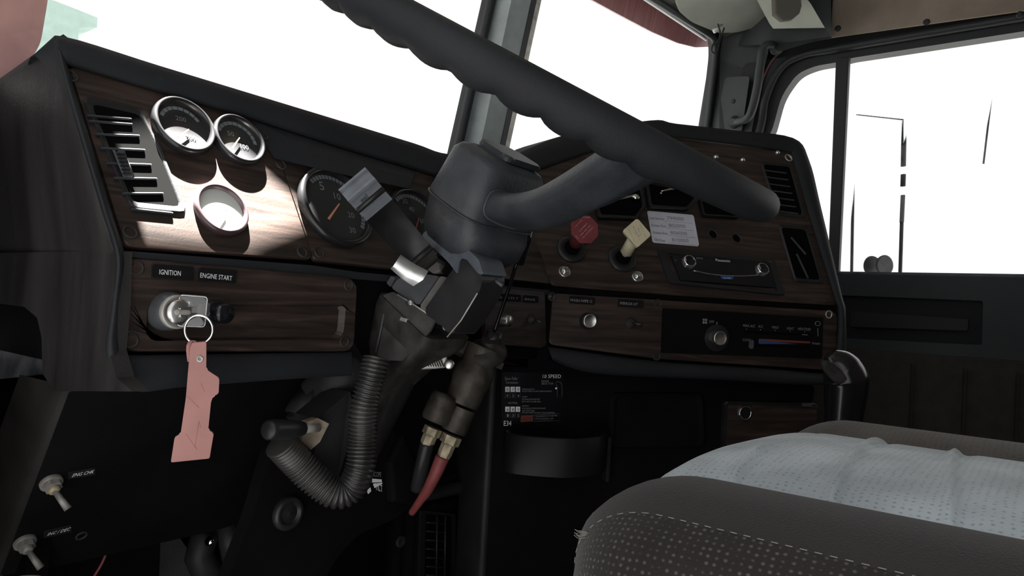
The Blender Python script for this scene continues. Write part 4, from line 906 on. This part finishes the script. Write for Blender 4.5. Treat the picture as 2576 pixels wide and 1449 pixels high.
# lower column cover with round boss and TILT label
cy = .655
fc = Fr((0, cy, 0), WX, WZ, -WY)
t = thing('column_cover', 'big dark lower column cover with round boss and tilt label', 'cover', fc.P(.5, .3))
b = MB(); b.slab(fc, pxs(fc, [(690, 1120), (760, 1090), (880, 1060), (1005, 1092), (1040, 1140), (1062, 1210), (1050, 1260), (985, 1310), (900, 1345), (850, 1400), (790, 1500), (560, 1500), (640, 1290), (665, 1200)]), .02, DULL, .012, .006, base=-.02, seg=3); b.build('plate', t)
b = MB(); b.prism([fc.P(*fc.uv(1000, 1090)), fc.P(*fc.uv(1062, 1210)), fc.P(*fc.uv(1040, 1270)), fc.P(*fc.uv(975, 1260)), fc.P(*fc.uv(966, 1160))], A(.0, -.012, .0), DULL, .006, 3); b.build('raised_edge', t)
b = MB(); b.lathe(fc.at(722, 1290), [(.0185, 0), (.0185, .004), (.0165, .007), (.013, .0075), (.0115, .006), (.0112, .003), (.010, .0035), (.004, .0045), (.001, .0055)], PLA, 40); b.build('round_boss', t)
b = MB(); g = lambda p: fc.P(*fc.uv(*p, .0125), .0125)
b.text('TILT', g((944, 1232)), g((963, 1238)), nrm(g((941, 1200))-g((945, 1232))), fc.n, WHT, height=.009)
b.add([g(p) for p in ((936, 1204), (960, 1206), (961, 1213), (936, 1214))], [(0, 1, 2, 3)], WHT); b.add([g(p) for p in ((938, 1217), (962, 1214), (962, 1217), (942, 1228))], [(0, 1, 2, 3)], WHT); b.add([g(p) for p in ((922, 1234), (932, 1226), (934, 1236), (926, 1243))], [(0, 1, 2, 3)], WHT)
b.text('SCOPE', g((938, 1199)), g((958, 1200)), WZ, fc.n, FAINT, height=.006); b.build('tilt_label', t)

# ------------------------------------------------------------------ trailer hand valve right of the column
t = thing('hand_brake_valve', 'thin long lever on a greasy metal valve with two hose fittings', 'brake valve', pz(1200, 930, .86))
b = MB(); a0, a1, a2 = pz(1322, 585, .80), pz(1300, 660, .81), pz(1238, 852, .86)
b.tube([pz(1330, 578, .795), pz(1318, 600, .80), a1], lambda q: .005+.0035*sin(min(1, q*1.6)*pi*.5), GLO, 14); b.build('handle', t)
b = MB(); b.tube(smooth_path([a1, pz(1280, 725, .83), pz(1255, 800, .85), a2], 4), .0022, GLO, 10); b.build('rod', t)
b = MB(); b.tube([pz(1245, 835, .86), pz(1236, 870, .86)], .010, PLA, 16); b.lathe(Fr(pz(1222, 888, .86), nrm(_r), nrm(A(0, 0, 1)*.3+_f), nrm(a1-a2)), [(.024, -.006), (.026, 0), (.022, .008), (.012, .012), (.010, .02)], DUSTY, 28); b.build('collar', t)
b = MB(); bd = nrm(pz(1250, 850, .86)-pz(1170, 1040, .85))
fv_ = lambda p, z: Fr(pz(*p, z), nrm(np.cross(bd, _f)), np.cross(bd, np.cross(bd, _f)), bd)
b.prism([pz(1128, 868, .86), pz(1150, 848, .86), pz(1215, 870, .86), pz(1268, 915, .86), pz(1262, 930, .86), pz(1180, 900, .86)], A(.0, .02, .0), DUSTY, .003); b.build('mount_plate', t)
GRM = mat('greasy_cast', (.055, .048, .040), .5, metal=.4, var=.6, vscale=50, bump=.4, bscale=200)
b = MB(); b.lathe(fv_((1160, 1015), .855), [(.021, 0), (.022, .02), (.024, .03), (.024, .045), (.021, .05), (.021, .07), (.024, .072)], GRM, 28); b.build('body', t)
b = MB(); b.lathe(fv_((1093, 1060), .84), [(.015, 0), (.017, .003), (.017, .028), (.015, .034), (.004, .035)], GRM, 24); b.lathe(fv_((1140, 1085), .85), [(.015, 0), (.016, .004), (.016, .03)], GRM, 24); b.build('port_cylinders', t)
b = MB(); b.lathe(fv_((1072, 1120), .84), [(.0075, 0), (.0085, .004), (.0085, .012), (.011, .013), (.011, .022)], BRASS, 6, False); b.build('brass_fitting', t)
b = MB(); b.lathe(fv_((1115, 1150), .84), [(.0075, 0), (.0085, .005), (.0085, .016), (.012, .017), (.012, .027)], BRASS, 6, False); b.build('brass_fitting', t)
b = MB(); b.tube(smooth_path([pz(1074, 1115, .84), pz(1062, 1170, .845), pz(1050, 1230, .86)], 6), .0085, PLA, 14); tag(b.build('air_hose'), 'black air hose running down from the left brass fitting', 'hose', 'air hoses of the hand valve')
b = MB(); b.tube(smooth_path([pz(1113, 1150, .84), pz(1094, 1195, .84), pz(1074, 1235, .85), pz(1060, 1255, .86), pz(1036, 1290, .88)], 6), lambda q: .0085*(1-.5*q), REDH, 14); tag(b.build('air_hose'), 'dull red air hose running down from the right brass fitting', 'hose', 'air hoses of the hand valve')

# ------------------------------------------------------------------ lower left knee panel with toggle switches
k0_ = hit(175, 1000, (.275, 0, 0), WX); k1_ = hit(15, 1400, (.275, 0, 0), WX); kdn = nrm(k1_-k0_)
KP = Fr(k0_, WX, -kdn)
if KP.n[1] > 0: KP = Fr(KP.o, KP.x, KP.y, -KP.n)
t = thing('knee_panel', 'large dark kick panel under the dashboard carrying two toggle switches', 'panel', KP.o)
q = pxs(KP, [(175, 985), (340, 985), (760, 950), (880, 940), (880, 1250), (600, 1318), (505, 1343), (120, 1430), (0, 1449)])
b = MB(); b.slab(KP, q, .012, DULL, .003, .003, base=-.012)
b.build('front_face', t)
rows = []
for s_ in np.linspace(0, 1, 12):
    p = k0_ + (k1_-k0_)*1.25*s_ + kdn*-.015; rows.append([p+WX*.004, p+A(-.003, .001, 0), p+A(-.007, .008, 0), p+A(-.009, .02, 0), p+A(-.012, .09, .0)])
b = MB(); b.grid(rows, mat('kick_side', (.013, .012, .011), .6, spec=.2, var=.4, vscale=20, bump=.3), True); b.build('rounded_side', t)
for nm, c, tx, a, e in (('ENG CHK', (128, 1212), 'ENG CHK', (180, 1200), (234, 1190)), ('INC/DEC', (62, 1362), 'INC / DEC', (118, 1348), (174, 1334))):
    f = KP.at(*c); t2 = thing('toggle_switch', {'ENG CHK': 'metal toggle switch marked ENG CHK on the kick panel', 'INC/DEC': 'metal toggle switch marked INC / DEC near the bottom left corner'}[nm], 'switch', f.o, 'metal toggle switches on the kick panel')
    b = MB(); TGM = mat('dusty_zinc', (.24, .225, .21), .6, metal=.4, var=.4, vscale=90); b.lathe(f, [(.0100, 0), (.0100, .003), (.0088, .004)], TGM, 28); b.lathe(f, [(.0080, .004), (.0080, .0085)], TGM, 6, False); b.build('nut', t2)
    b = MB(); b.lathe(f, [(.0052, .008), (.0052, .012), (.0035, .0135)], BRASS if nm == 'ENG CHK' else TGM, 20); b.build('bushing', t2)
    b = MB(); b.tube([f.P(0, 0, .012), f.P(.0085, -.007, .030)], lambda q: .0024+.0012*q, TGM, 14); b.build('bat_lever', t2)
    b = MB(); g = lambda p: KP.P(*KP.uv(*p, .0006), .0006)
    qd = [(a[0]-8, a[1]+6), (e[0]+6, e[1]+5), (e[0]+4, e[1]-14), (a[0]-8, a[1]-13)]
    b.add([g(p) for p in qd], [(0, 1, 2, 3)], PLA); b.text(tx, g(a), g(e), KP.y*1+KP.x*.15, KP.n, WHT, height=.0048); b.build('dymo_label', t)
b = MB(); b.lathe(KP.at(205, 1347), [(.006, 0), (.006, .001), (.0045, .0015), (.004, -.001), (.0001, -.001)], DUSTY, 20); b.build('plug', t)
for c in ((270, 1030), (245, 1090)):
    pass
# left gap: dark recess with grey strap under cheek
b = MB(); f = Fr((.262, 0, 0), -WY, WZ, -WX); b.slab(f, pxs(f, [(-80, 852), (103, 848), (105, 940), (-80, 958)]), .003, GREYP if False else mat('strap_grey', (.10, .105, .115), .5, var=.5, vscale=40, bump=.3), 0, .001, base=-.02)
tag(b.build('door_strap'), 'grey strap end showing in the gap below the left dash cheek', 'strap')
b = MB(); b.slab(f, pxs(f, [(-80, 808), (101, 812), (100, 822), (-80, 822)]), .003, DUSTY, 0, .001, base=-.03); tag(b.build('metal_strip'), 'thin dull metal strip in the dark gap above the grey strap', 'strip')
# a black inner wall behind that gap (kick side)
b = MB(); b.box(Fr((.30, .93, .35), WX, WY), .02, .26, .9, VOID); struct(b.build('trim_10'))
# brownish kick side trim at far left bottom
b = MB(); f = Fr((.250, 0, 0), -WY, WZ, -WX); b.slab(f, fillet(pxs(f, [(-60, 1050), (20, 1005), (40, 990), (120, 1000), (135, 985), (175, 985), (60, 1290), (-60, 1449), (-60, 1449)]), .004, 4), .01, mat('brown_trim', (.030, .026, .023), .7, spec=.15, var=.3, vscale=20), 0, .004)
tag(b.build('side_kick_trim'), 'brownish side trim below the grey strap at the left picture edge', 'trim panel')
# fitting and red wire below
b = MB(); f = Fr(pz(52, 1478, .62), nrm(_r), _f*-1, WZ)
b.lathe(f, [(.024, -.03), (.024, 0), (.020, .003), (.018, .004)], BRASS if False else mat('cream_cap', (.30, .27, .2), .6, var=.3, vscale=60), 36)
for k in range(30):
    a = 2*pi*k/30; b.box(Fr(f.P(.024*cos(a), .024*sin(a), -.014), f.x*cos(a)+f.y*sin(a), f.y*cos(a)-f.x*sin(a), f.n), .002, .002, .026, MATS['cream_cap'])
tag(b.build('ribbed_cap'), 'dusty ribbed round cap at the bottom left picture edge', 'cap')
b = MB(); b.tube(smooth_path([pz(268, 1385, .80), pz(264, 1400, .80), pz(252, 1425, .80), pz(230, 1460, .80)], 5), .0014, REDH, 8); tag(b.build('red_wire'), 'thin red wire hanging below the kick panel edge', 'wire')
# pedal linkage in the dark
t = thing('pedal_linkage', 'dark pedal linkage with bolt under the kick panel', 'pedal bracket', pz(480, 1390, .95))
b = MB(); b.prism([pz(370, 1370, .95), pz(450, 1350, .95), pz(520, 1449, .95), pz(500, 1520, .95), pz(430, 1520, .95)], A(0, .03, 0), BLK, .004); b.build('plate', t)
b = MB(); b.tube([pz(520, 1330, .93), pz(500, 1400, .93), pz(540, 1480, .93)], .018, BLK, 14); b.build('arm', t)
b = MB(); b.lathe(Fr(pz(527, 1362, .90), nrm(_r), WZ, nrm(CAM-pz(527, 1362, .90))), [(.006, -.004), (.006, 0), (.004, .002), (.0005, .003)], CHR, 16); b.build('bolt', t)
b = MB(); b.tube([pz(570, 1320, .92), pz(588, 1405, .92)], .014, BLK, 12); b.build('pin', t)

# ------------------------------------------------------------------ lower console
cs = thing('lower_console', 'black lower console with recessed panel under the right dash section', 'console', CN.P(.2, .2))
ul = CN.uv(1246, 1000)[0]
b = MB(); b.slab(CN, [(ul, .20), (.47, .20), (.50, .522), (ul, .53)], .02, DULL, .01, .006, base=-.02); b.build('front', cs)
q = [(-.17, .20), (-.17, .55)]
b = MB(); cpt = [CN.P(ul, .08), CN.P(ul-.006, .08, .003), CN.P(ul-.012, .08, -.004), CN.P(ul-.014, .08, -.2)]
b.grid([[p for p in cpt], [p+A(0, 0, .46) for p in cpt]], BLK); b.build('left_side', cs)
rq = resample(fillet(pxs(CN, [(1540, 990), (1762, 992), (1768, 1122), (1536, 1122)]), .010, 5), 64); c = np.mean(np.array(rq), 0)
b = MB(); b.grid([[CN.P(c[0]+(x-c[0])*k, c[1]+(y-c[1])*k, h) for x, y in rq] for k, h in ((1.06, .0), (1.02, .006), (.97, .006), (.92, .002), (.88, .002))], DULL, True, True); b.add([CN.P(c[0]+(x-c[0])*.88, c[1]+(y-c[1])*.88, .002) for x, y in rq], [tuple(range(64))], DULL); b.build('recess_panel', cs)
# ash tray / lighter plate
t = thing('ashtray', 'wood faced ashtray drawer with chrome ringed lighter left of the gear knob', 'ashtray', CN.P(*CN.uv(1900, 1040), .01))
b = MB(); b.slab(CN, pxs(CN, [(1816, 1008), (2050, 1014), (2050, 1150), (1812, 1140)]), .008, PLA, .006, .003); b.build('rim', t)
b = MB(); b.slab(CN, pxs(CN, [(1824, 1014), (2044, 1020), (2044, 1140), (1820, 1134)]), .004, WD1, .005, .001, base=.007); b.build('wood_face', t)
b = MB(); f = CN.at(1872, 1038, .011); b.lathe(f, [(.0115, 0), (.0115, .004), (.0105, .0048), (.0098, .004)], CHR, 36, cap0=False, cap1=False); b.lathe(f, [(.0098, .003), (.0001, .003)], GLO, 30, cap0=False); b.build('lighter', t)
b = MB(); b.box(CN.at(2030, 1018, .014), .018, .006, .006, GREYP, .001); b.build('latch', t)
# shift pattern sticker
b = MB(); g = lambda p, o_=.0008: CN.P(*CN.uv(*p, o_), o_)
b.add([g(p, .0004) for p in ((1262, 936), (1418, 938), (1418, 1074), (1262, 1074))], [(0, 1, 2, 3)], GLO)
b.text('Eaton Fuller', g((1270, 956)), g((1302, 956)), WZ, CN.n, FAINT, height=.005); b.text('Transmission', g((1271, 965)), g((1303, 965)), WZ, CN.n, FAINT, height=.004)
b.text('10 SPEED', g((1365, 951)), g((1411, 951)), WZ, CN.n, WHT, height=.0055); b.text('RANGE', g((1362, 961)), g((1380, 961)), WZ, CN.n, FAINT, height=.003); b.text('SELECTOR', g((1362, 967)), g((1392, 967)), WZ, CN.n, FAINT, height=.003)
for r0, top_, bot_ in ((973, 'R79', 'R24'), (1023, '681', '135')):
    for k in range(3):
        x = 1271+k*13.2; b.add([g(p) for p in ((x, r0), (x+11, r0), (x+11, r0+13), (x, r0+13))], [(0, 1, 2, 3)], WHT)
        ch = '10' if (r0 > 1000 and k == 2) else top_[k]
        b.text(ch, g((x+3.5, r0+11), .0010), g((x+8.5, r0+11), .0010), WZ, CN.n, INK, height=.0045)
        b.tube([g(p) for p in ((x, r0+15), (x+11, r0+15), (x+11, r0+28), (x, r0+28))], .00022, FAINT, 4, cyc=True)
        b.text(bot_[k], g((x+3.5, r0+26), .001), g((x+8.5, r0+26), .001), WZ, CN.n, FAINT, height=.0045)
b.text('NEUTRAL', g((1278, 1016)), g((1302, 1016)), WZ, CN.n, FAINT, height=.003); b.text('E34', g((1267, 1071)), g((1286, 1071)), WZ, CN.n, WHT, height=.0075)
for i, (y_, x1, s_) in enumerate(((981, 1345, 'PRESELECT'), (986, 1388, 'RANGE AHEAD OF SHIFT LEVER MOVEMENT'), (1000, 1327, 'UPSHIFT'), (1006, 1358, 'LIFT RANGE LEVER AND SHIFT'), (1012, 1360, 'INTO NEXT HIGHER GEAR'), (1023, 1330, 'DOWNSHIFT'), (1029, 1372, 'PUSH RANGE LEVER DOWN AND'), (1035, 1345, 'SHIFT INTO GEAR'), (1040, 1395, 'DO NOT SHIFT RANGE LEVER IN REVERSE'))):
    b.text(s_, g((1313, y_)), g((x1, y_)), WZ, CN.n, FAINT, height=.0022)
b.add([g(p) for p in ((1311, 1045), (1341, 1044), (1341, 1060), (1309, 1062))], [(0, 1, 2, 3)], REDBAR); b.text('CAUTION', g((1314, 1056), .001), g((1338, 1055), .001), WZ, CN.n, INK, height=.0035)
b.tube([g(p) for p in ((1341, 1044), (1408, 1040), (1408, 1058), (1341, 1060))], .0003, FAINT, 4, cyc=True); b.text('IF TRANSMISSION IS IN NEUTRAL', g((1344, 1050)), g((1403, 1047)), WZ, CN.n, FAINT, height=.0025); b.text('WITH ENGINE OFF', g((1344, 1056)), g((1392, 1055)), WZ, CN.n, FAINT, height=.0025)
b.tube([g(p) for p in ((1402, 975), (1414, 975), (1414, 998), (1402, 998))], .0003, FAINT, 4, cyc=True); b.tube([g(p) for p in ((1402, 973), (1397, 963), (1402, 960), (1412, 963), (1414, 973))], .0003, FAINT, 4)
b.lathe(CN.at(1399, 977, .001), [(.0016, 0), (.0016, .0002)], WHT, 10)
tag(b.build('shift_pattern_sticker'), 'black ten speed shift pattern sticker with white gear squares on the console', 'sticker')
# cup holder
hx = [CN.P(*CN.uv(1266, 1130), .0), CN.P(*CN.uv(1266, 1130), .045), CN.P(CN.uv(1380, 1130)[0], CN.uv(1380, 1130)[1], .075), CN.P(CN.uv(1460, 1130)[0], CN.uv(1460, 1130)[1], .060), CN.P(CN.uv(1505, 1130)[0], CN.uv(1505, 1130)[1], .03), CN.P(CN.uv(1515, 1130)[0], CN.uv(1515, 1130)[1], .0)]
t = thing('cup_holder', 'black plastic band cup holder mounted below the shift pattern sticker', 'cup holder', CN.P(*CN.uv(1390, 1140), .03))
zc0 = CN.uv(1390, 1172)[1]; zc1 = CN.uv(1390, 1082)[1]
pc = smooth_path([p*A(1, 1, 0) for p in hx], 8)
cen = np.mean(np.array(pc), 0)
b = MB(); n = len(pc)
inn = [p+(cen-p)*.10 for p in pc]
b.grid([[p+WZ*zc0 for p in pc], [p+WZ*zc1 for p in pc], [p+WZ*(zc1+.002) for p in [(a+c)/2 for a, c in zip(pc, inn)]], [p+WZ*zc1 for p in inn], [p+WZ*zc0 for p in inn]], mat('cup_holder_plastic', (.010, .0105, .012), .45, spec=.22), True); b.build('band', t)
b = MB(); b.add([p+WZ*(zc0+.002) for p in inn], [tuple(range(n))], DULL); b.build('bottom', t)
b = MB(); b.box(Fr(CN.P(CN.uv(1520, 1150)[0], CN.uv(1520, 1150)[1], .01), DR, WZ, NR), .006, .07, .02, PLA, .002); b.build('side_tab', t)
# heater box on the floor
hy = .80
fh = Fr((0, hy, 0), WX, WZ, -WY)
t = thing('heater_box', 'black floor console box with slotted vent grille', 'heater box', fh.P(.8, .2))
x0h, zt_ = fh.uv(1035, 1250); x1h = fh.uv(1232, 1262)[0]
b = MB(); b.box(Fr(((x0h+x1h)/2, hy+.04, (zt_-.02)/2), WX, WY), x1h-x0h, .08, zt_+.02, DULL, .022, seg=5)
b.build('body', t)
b = MB(); b.tube(smooth_path([fh.P(x0h+.01, zt_, .003), fh.P((x0h+x1h)/2, zt_-.001, .006), fh.P(x1h-.02, zt_, .004), A(x1h+.0, hy+.02, zt_), A(x1h+.09, hy-.04, zt_+.012), A(x1h+.2, hy-.1, zt_+.02)], 6), .011, BLK, 12); b.build('top_lip', t)
b = MB(); b.box(Fr((x1h+.14, hy+.02, (zt_-.02)/2), nrm(A(1, -.55, 0)), WZ), .32, zt_, .03, DULL, .01); b.build('right_side', t)
b = MB(); b.slab(fh, pxs(fh, [(1055, 1282), (1142, 1292), (1140, 1500), (1050, 1500)]), .004, PLA, .004, .002); b.build('grille_frame', t)
b = MB(); b.slab(fh, pxs(fh, [(1066, 1292), (1130, 1298), (1128, 1490), (1062, 1490)]), .0008, VOID, .002, 0, base=.0045); b.build('grille_opening', t)
for k in range(9):
    y_ = 1312+k*22; b = MB(); a = fh.P(*fh.uv(1066, y_), .006); e = fh.P(*fh.uv(1129, y_+4), .006); b.tube([a, e], .0016, PLA, 6); b.build('grille_bar', t)
for x in (1091, 1112):
    b = MB(); b.tube([fh.P(*fh.uv(x, 1296), .0075), fh.P(*fh.uv(x-2, 1490), .0075)], .0018, PLA, 6); b.build('grille_upright', t)
for c in ((1160, 1392), (1008, 1362)):
    b = MB(); b.lathe(fh.at(*c, .0), [(.009, -.002), (.009, .002), (.007, .003), (.003, .001)], DUSTY, 18); b.build('screw', t)

# ------------------------------------------------------------------ gear shifter
sx_, sy_ = .99, .215
t = thing('gear_shifter', 'glossy black gear shift knob with highlight beside the seat', 'gear shifter', (sx_, sy_, .2))
def gp(px, py, d=0): return hit(px, py, (sx_, sy_, 0), nrm(A(_f[0], _f[1], 0)))
b = MB()
cen_ = [gp(2118, 1240), gp(2118, 1100), gp(2122, 1040), gp(2127, 990), gp(2128, 955), gp(2115, 925), gp(2098, 903), gp(2088, 890)]
ws = [.026, .027, .0275, .030, .032, .028, .019, .008]
pth = smooth_path(cen_, 6); n = len(pth)
b.tube(pth, lambda q: float(np.interp(q*7, range(8), ws)), mat('gloss_knob', (.008, .008, .010), .22, spec=.5), 28, flat=.85); b.build('knob', t)
b = MB(); b.tube([gp(2112, 1115), gp(2112, 1400)*A(1, 1, 0)], .013, PLA, 14); b.build('lever', t)
b = MB(); fk = Fr(gp(2100, 940)+nrm(CAM-gp(2100, 940))*.028, nrm(_r*.75-WZ*.66), nrm(_r*.66+WZ*.75)); b.lathe(Fr(fk.o, fk.x, fk.y, nrm(CAM-fk.o)), [(.019, -.004), (.018, .001), (.012, .002), (.0001, .002)], DUSTY, 28, sx=1.2, sy=.45); b.build('worn_plate', t)
b = MB(); b.tube([gp(2082, 1065)+nrm(CAM-gp(2082, 1065))*.022, gp(2120, 1074)+nrm(CAM-gp(2120, 1074))*.029, gp(2160, 1078)+nrm(CAM-gp(2160, 1078))*.012], .0008, DUSTY, 6); b.build('seam', t)

# ------------------------------------------------------------------ driver seat
def fabric(name, base, dot, scale, bump=.6, dots=True, rnd=.25):
    m = bpy.data.materials.new(name); m.use_nodes = True; nt = m.node_tree; b = nt.nodes['Principled BSDF']; L = nt.links.new
    b.inputs['Roughness'].default_value = .9; b.inputs['Specular IOR Level'].default_value = .05; b.inputs['Sheen Weight'].default_value = .15
    tc = nt.nodes.new('ShaderNodeTexCoord'); n = nt.nodes.new('ShaderNodeTexNoise'); n.inputs['Scale'].default_value = 900; L(tc.outputs['Object'], n.inputs[0])
    n2 = nt.nodes.new('ShaderNodeTexNoise'); n2.inputs['Scale'].default_value = 14; L(tc.outputs['Object'], n2.inputs[0])
    vo = nt.nodes.new('ShaderNodeTexVoronoi'); vo.inputs['Scale'].default_value = scale; vo.inputs['Randomness'].default_value = rnd; L(tc.outputs['UV'], vo.inputs[0])
    r = nt.nodes.new('ShaderNodeValToRGB'); e = r.color_ramp.elements; e[0].position = .08; e[0].color = (1, 1, 1, 1); e[1].position = .30; e[1].color = (0, 0, 0, 1); L(vo.outputs['Distance'], r.inputs[0])
    mx = nt.nodes.new('ShaderNodeMix'); mx.data_type = 'RGBA'; mx.inputs['A'].default_value = (*base, 1); mx.inputs['B'].default_value = (*dot, 1)
    L(r.outputs[0], mx.inputs['Factor'])
    ml = nt.nodes.new('ShaderNodeMix'); ml.data_type = 'RGBA'; ml.blend_type = 'MULTIPLY'; ml.inputs['Factor'].default_value = .55
    r2 = nt.nodes.new('ShaderNodeValToRGB'); r2.color_ramp.elements[0].position = .3; r2.color_ramp.elements[0].color = (.3, .3, .3, 1); r2.color_ramp.elements[1].position = .7; L(n2.outputs[0], r2.inputs[0])
    L(mx.outputs['Result'], ml.inputs['A']); L(r2.outputs[0], ml.inputs['B'])
    if dots: L(ml.outputs['Result'], b.inputs['Base Color'])
    else: b.inputs['Base Color'].default_value = (*base, 1)
    ad = nt.nodes.new('ShaderNodeMath'); ad.operation = 'MULTIPLY_ADD'; L(r.outputs[0], ad.inputs[0]); ad.inputs[1].default_value = -1.0 if dot[0] < base[0] else 1.0; L(n.outputs[0], ad.inputs[2])
    bp = nt.nodes.new('ShaderNodeBump'); bp.inputs['Strength'].default_value = bump; bp.inputs['Distance'].default_value = .0008
    L(ad.outputs[0] if dots else n.outputs[0], bp.inputs['Height']); L(bp.outputs[0], b.inputs['Normal']); MATS[name] = m; return m
F_SIDE = fabric('perforated_velour', (.026, .0225, .0215), (.12, .105, .098), 250)
F_BOL = fabric('smooth_velour', (.034, .030, .029), (.05, .05, .05), 200, dots=False, bump=.8)
F_INS = fabric('grey_insert_fabric', (.56, .62, .66), (.34, .38, .41), 240, bump=.4)
F_FAR = fabric('brown_perforated', (.125, .112, .102), (.06, .054, .05), 230)
seat = thing('driver_seat', 'driver seat cushion with grey insert and brown perforated bolsters', 'seat', (.6, -.1, .2))
PROF = [(.345, .30), (.322, .34), (.309, .38), (.303, .42), (.304, .455), (.311, .485), (.324, .506), (.343, .5175), (.365, .526), (.385, .5285), (.405, .5275), (.420, .5235), (.424, .5235), (.445, .530), (.50, .534), (.57, .532), (.64, .528), (.69, .520), (.718, .512), (.722, .512), (.745, .521), (.775, .525), (.805, .522), (.835, .508), (.855, .48), (.865, .43), (.868, .34)]
def dense(pr, k=4):
    q = smooth_path([A(*p) for p in pr], k); return q
PR = dense(PROF, 4); i_st = 7*4; i_s1 = 11*4+2; i_s2 = 18*4+2
ys = list(np.linspace(-.50, -.12, 24))[:-1] + list(np.linspace(-.12, .155, 130))
rows = []
for y in ys:
    row = []
    for i, p in enumerate(PR):
        z = p[1]; x = p[0]
        if i_s1 < i < i_s2:
            for g0 in (.140, .085, .030, -.03, -.12, -.22):
                d = y-g0-.02*sin((x-.42)*5); z -= .0016*math.exp(-(d/.005)**2); z += .0032*math.exp(-((d-.008)/.0030)**2)
            z += .0015*sin((x-.42)/.3*pi)
        z -= .02*max(0, (-.05-y))*.3
        row.append(A(x, y, z))
    rows.append(row)
cxm = .585
for ph_ in np.linspace(0, pi/2, 12)[1:]:
    row = []
    r_ = .062
    for i, p in enumerate(PR):
        x, z = p; hh = max(0., min(1., (z-.30)/.24)); k = 1-.03*(1-cos(ph_))
        zz = z - r_*(1-cos(ph_))*hh*.75
        fy = .30 if i < 14 else min(1., .30+.62*max(0., (x-.303)/.045)**.6)
        if x > .6: fy = min(1., .35+.65*max(0., (.868-x)/.07)**.6)
        row.append(A(cxm+(x-cxm)*k, .155+r_*sin(ph_)*fy, zz))
    rows.append(row)
last = rows[-1]
for dz in (.03, .07, .13, .2): rows.append([p*A(1, 1, 0)+A(0, .004, max(.30, p[2]-dz)) for p in last])
def seatpart(i0, i1, m, name):
    b = MB(); sub = [r_[i0:i1+1] for r_ in rows]; b.grid(sub, m)
    o = b.build(name, seat)
    me = o.data; uvl = me.uv_layers.new(name='UVMap')
    nn = i1-i0+1; U_ = []; 
    acc = [np.r_[0, np.cumsum([np.linalg.norm(sub[j][k+1]-sub[j][k]) for k in range(nn-1)])] for j in range(len(sub))]
    vv = [np.r_[0, np.cumsum([np.linalg.norm(sub[j+1][k]-sub[j][k]) for j in range(len(sub)-1)])] for k in range(nn)]
    for lp in me.loops:
        j, k = divmod(lp.vertex_index, nn); uvl.data[lp.index].uv = (acc[j][k], vv[k][j])
    return o
seatpart(0, i_st, F_SIDE, 'side_bolster'); seatpart(i_st, i_s1, F_BOL, 'top_bolster'); seatpart(i_s1, i_s2, F_INS, 'grey_insert'); seatpart(i_s2, len(PR)-1, F_FAR, 'far_bolster')
b = MB()
for i in (i_st,):
    l = smooth_path([r_[i]+A(-.0006, 0, .0008) for r_ in rows[:len(ys)+11]], 2); k = 0
    acc_ = 0.; cur = [l[0]]; on = True
    for p, q in zip(l[:-1], l[1:]):
        acc_ += np.linalg.norm(q-p); cur.append(q)
        if acc_ > (.0030 if on else .0024):
            if on: b.tube(cur, .00024, MATS.get('thread') or mat('thread', (.26, .235, .22), .8), 5)
            cur = [q]; acc_ = 0; on = not on
b.build('stitching', seat)
b = MB(); c = rows[len(ys)+6][i_st]
for k in range(7):
    e = c + A(-.004-random.random()*.004, .003+random.random()*.003, -.004+random.random()*.006); b.tube(smooth_path([c+A(0, random.uniform(-.004, .004), 0), (c+e)/2+A(0, 0, random.uniform(-.003, .003)), e], 4), .0002, MATS['thread'], 5)
b.build('frayed_threads', seat)
b = MB(); b.box(Fr((.585, -.15, .17), WX, WY), .42, .5, .30, DULL, .03); b.build('seat_base', seat)
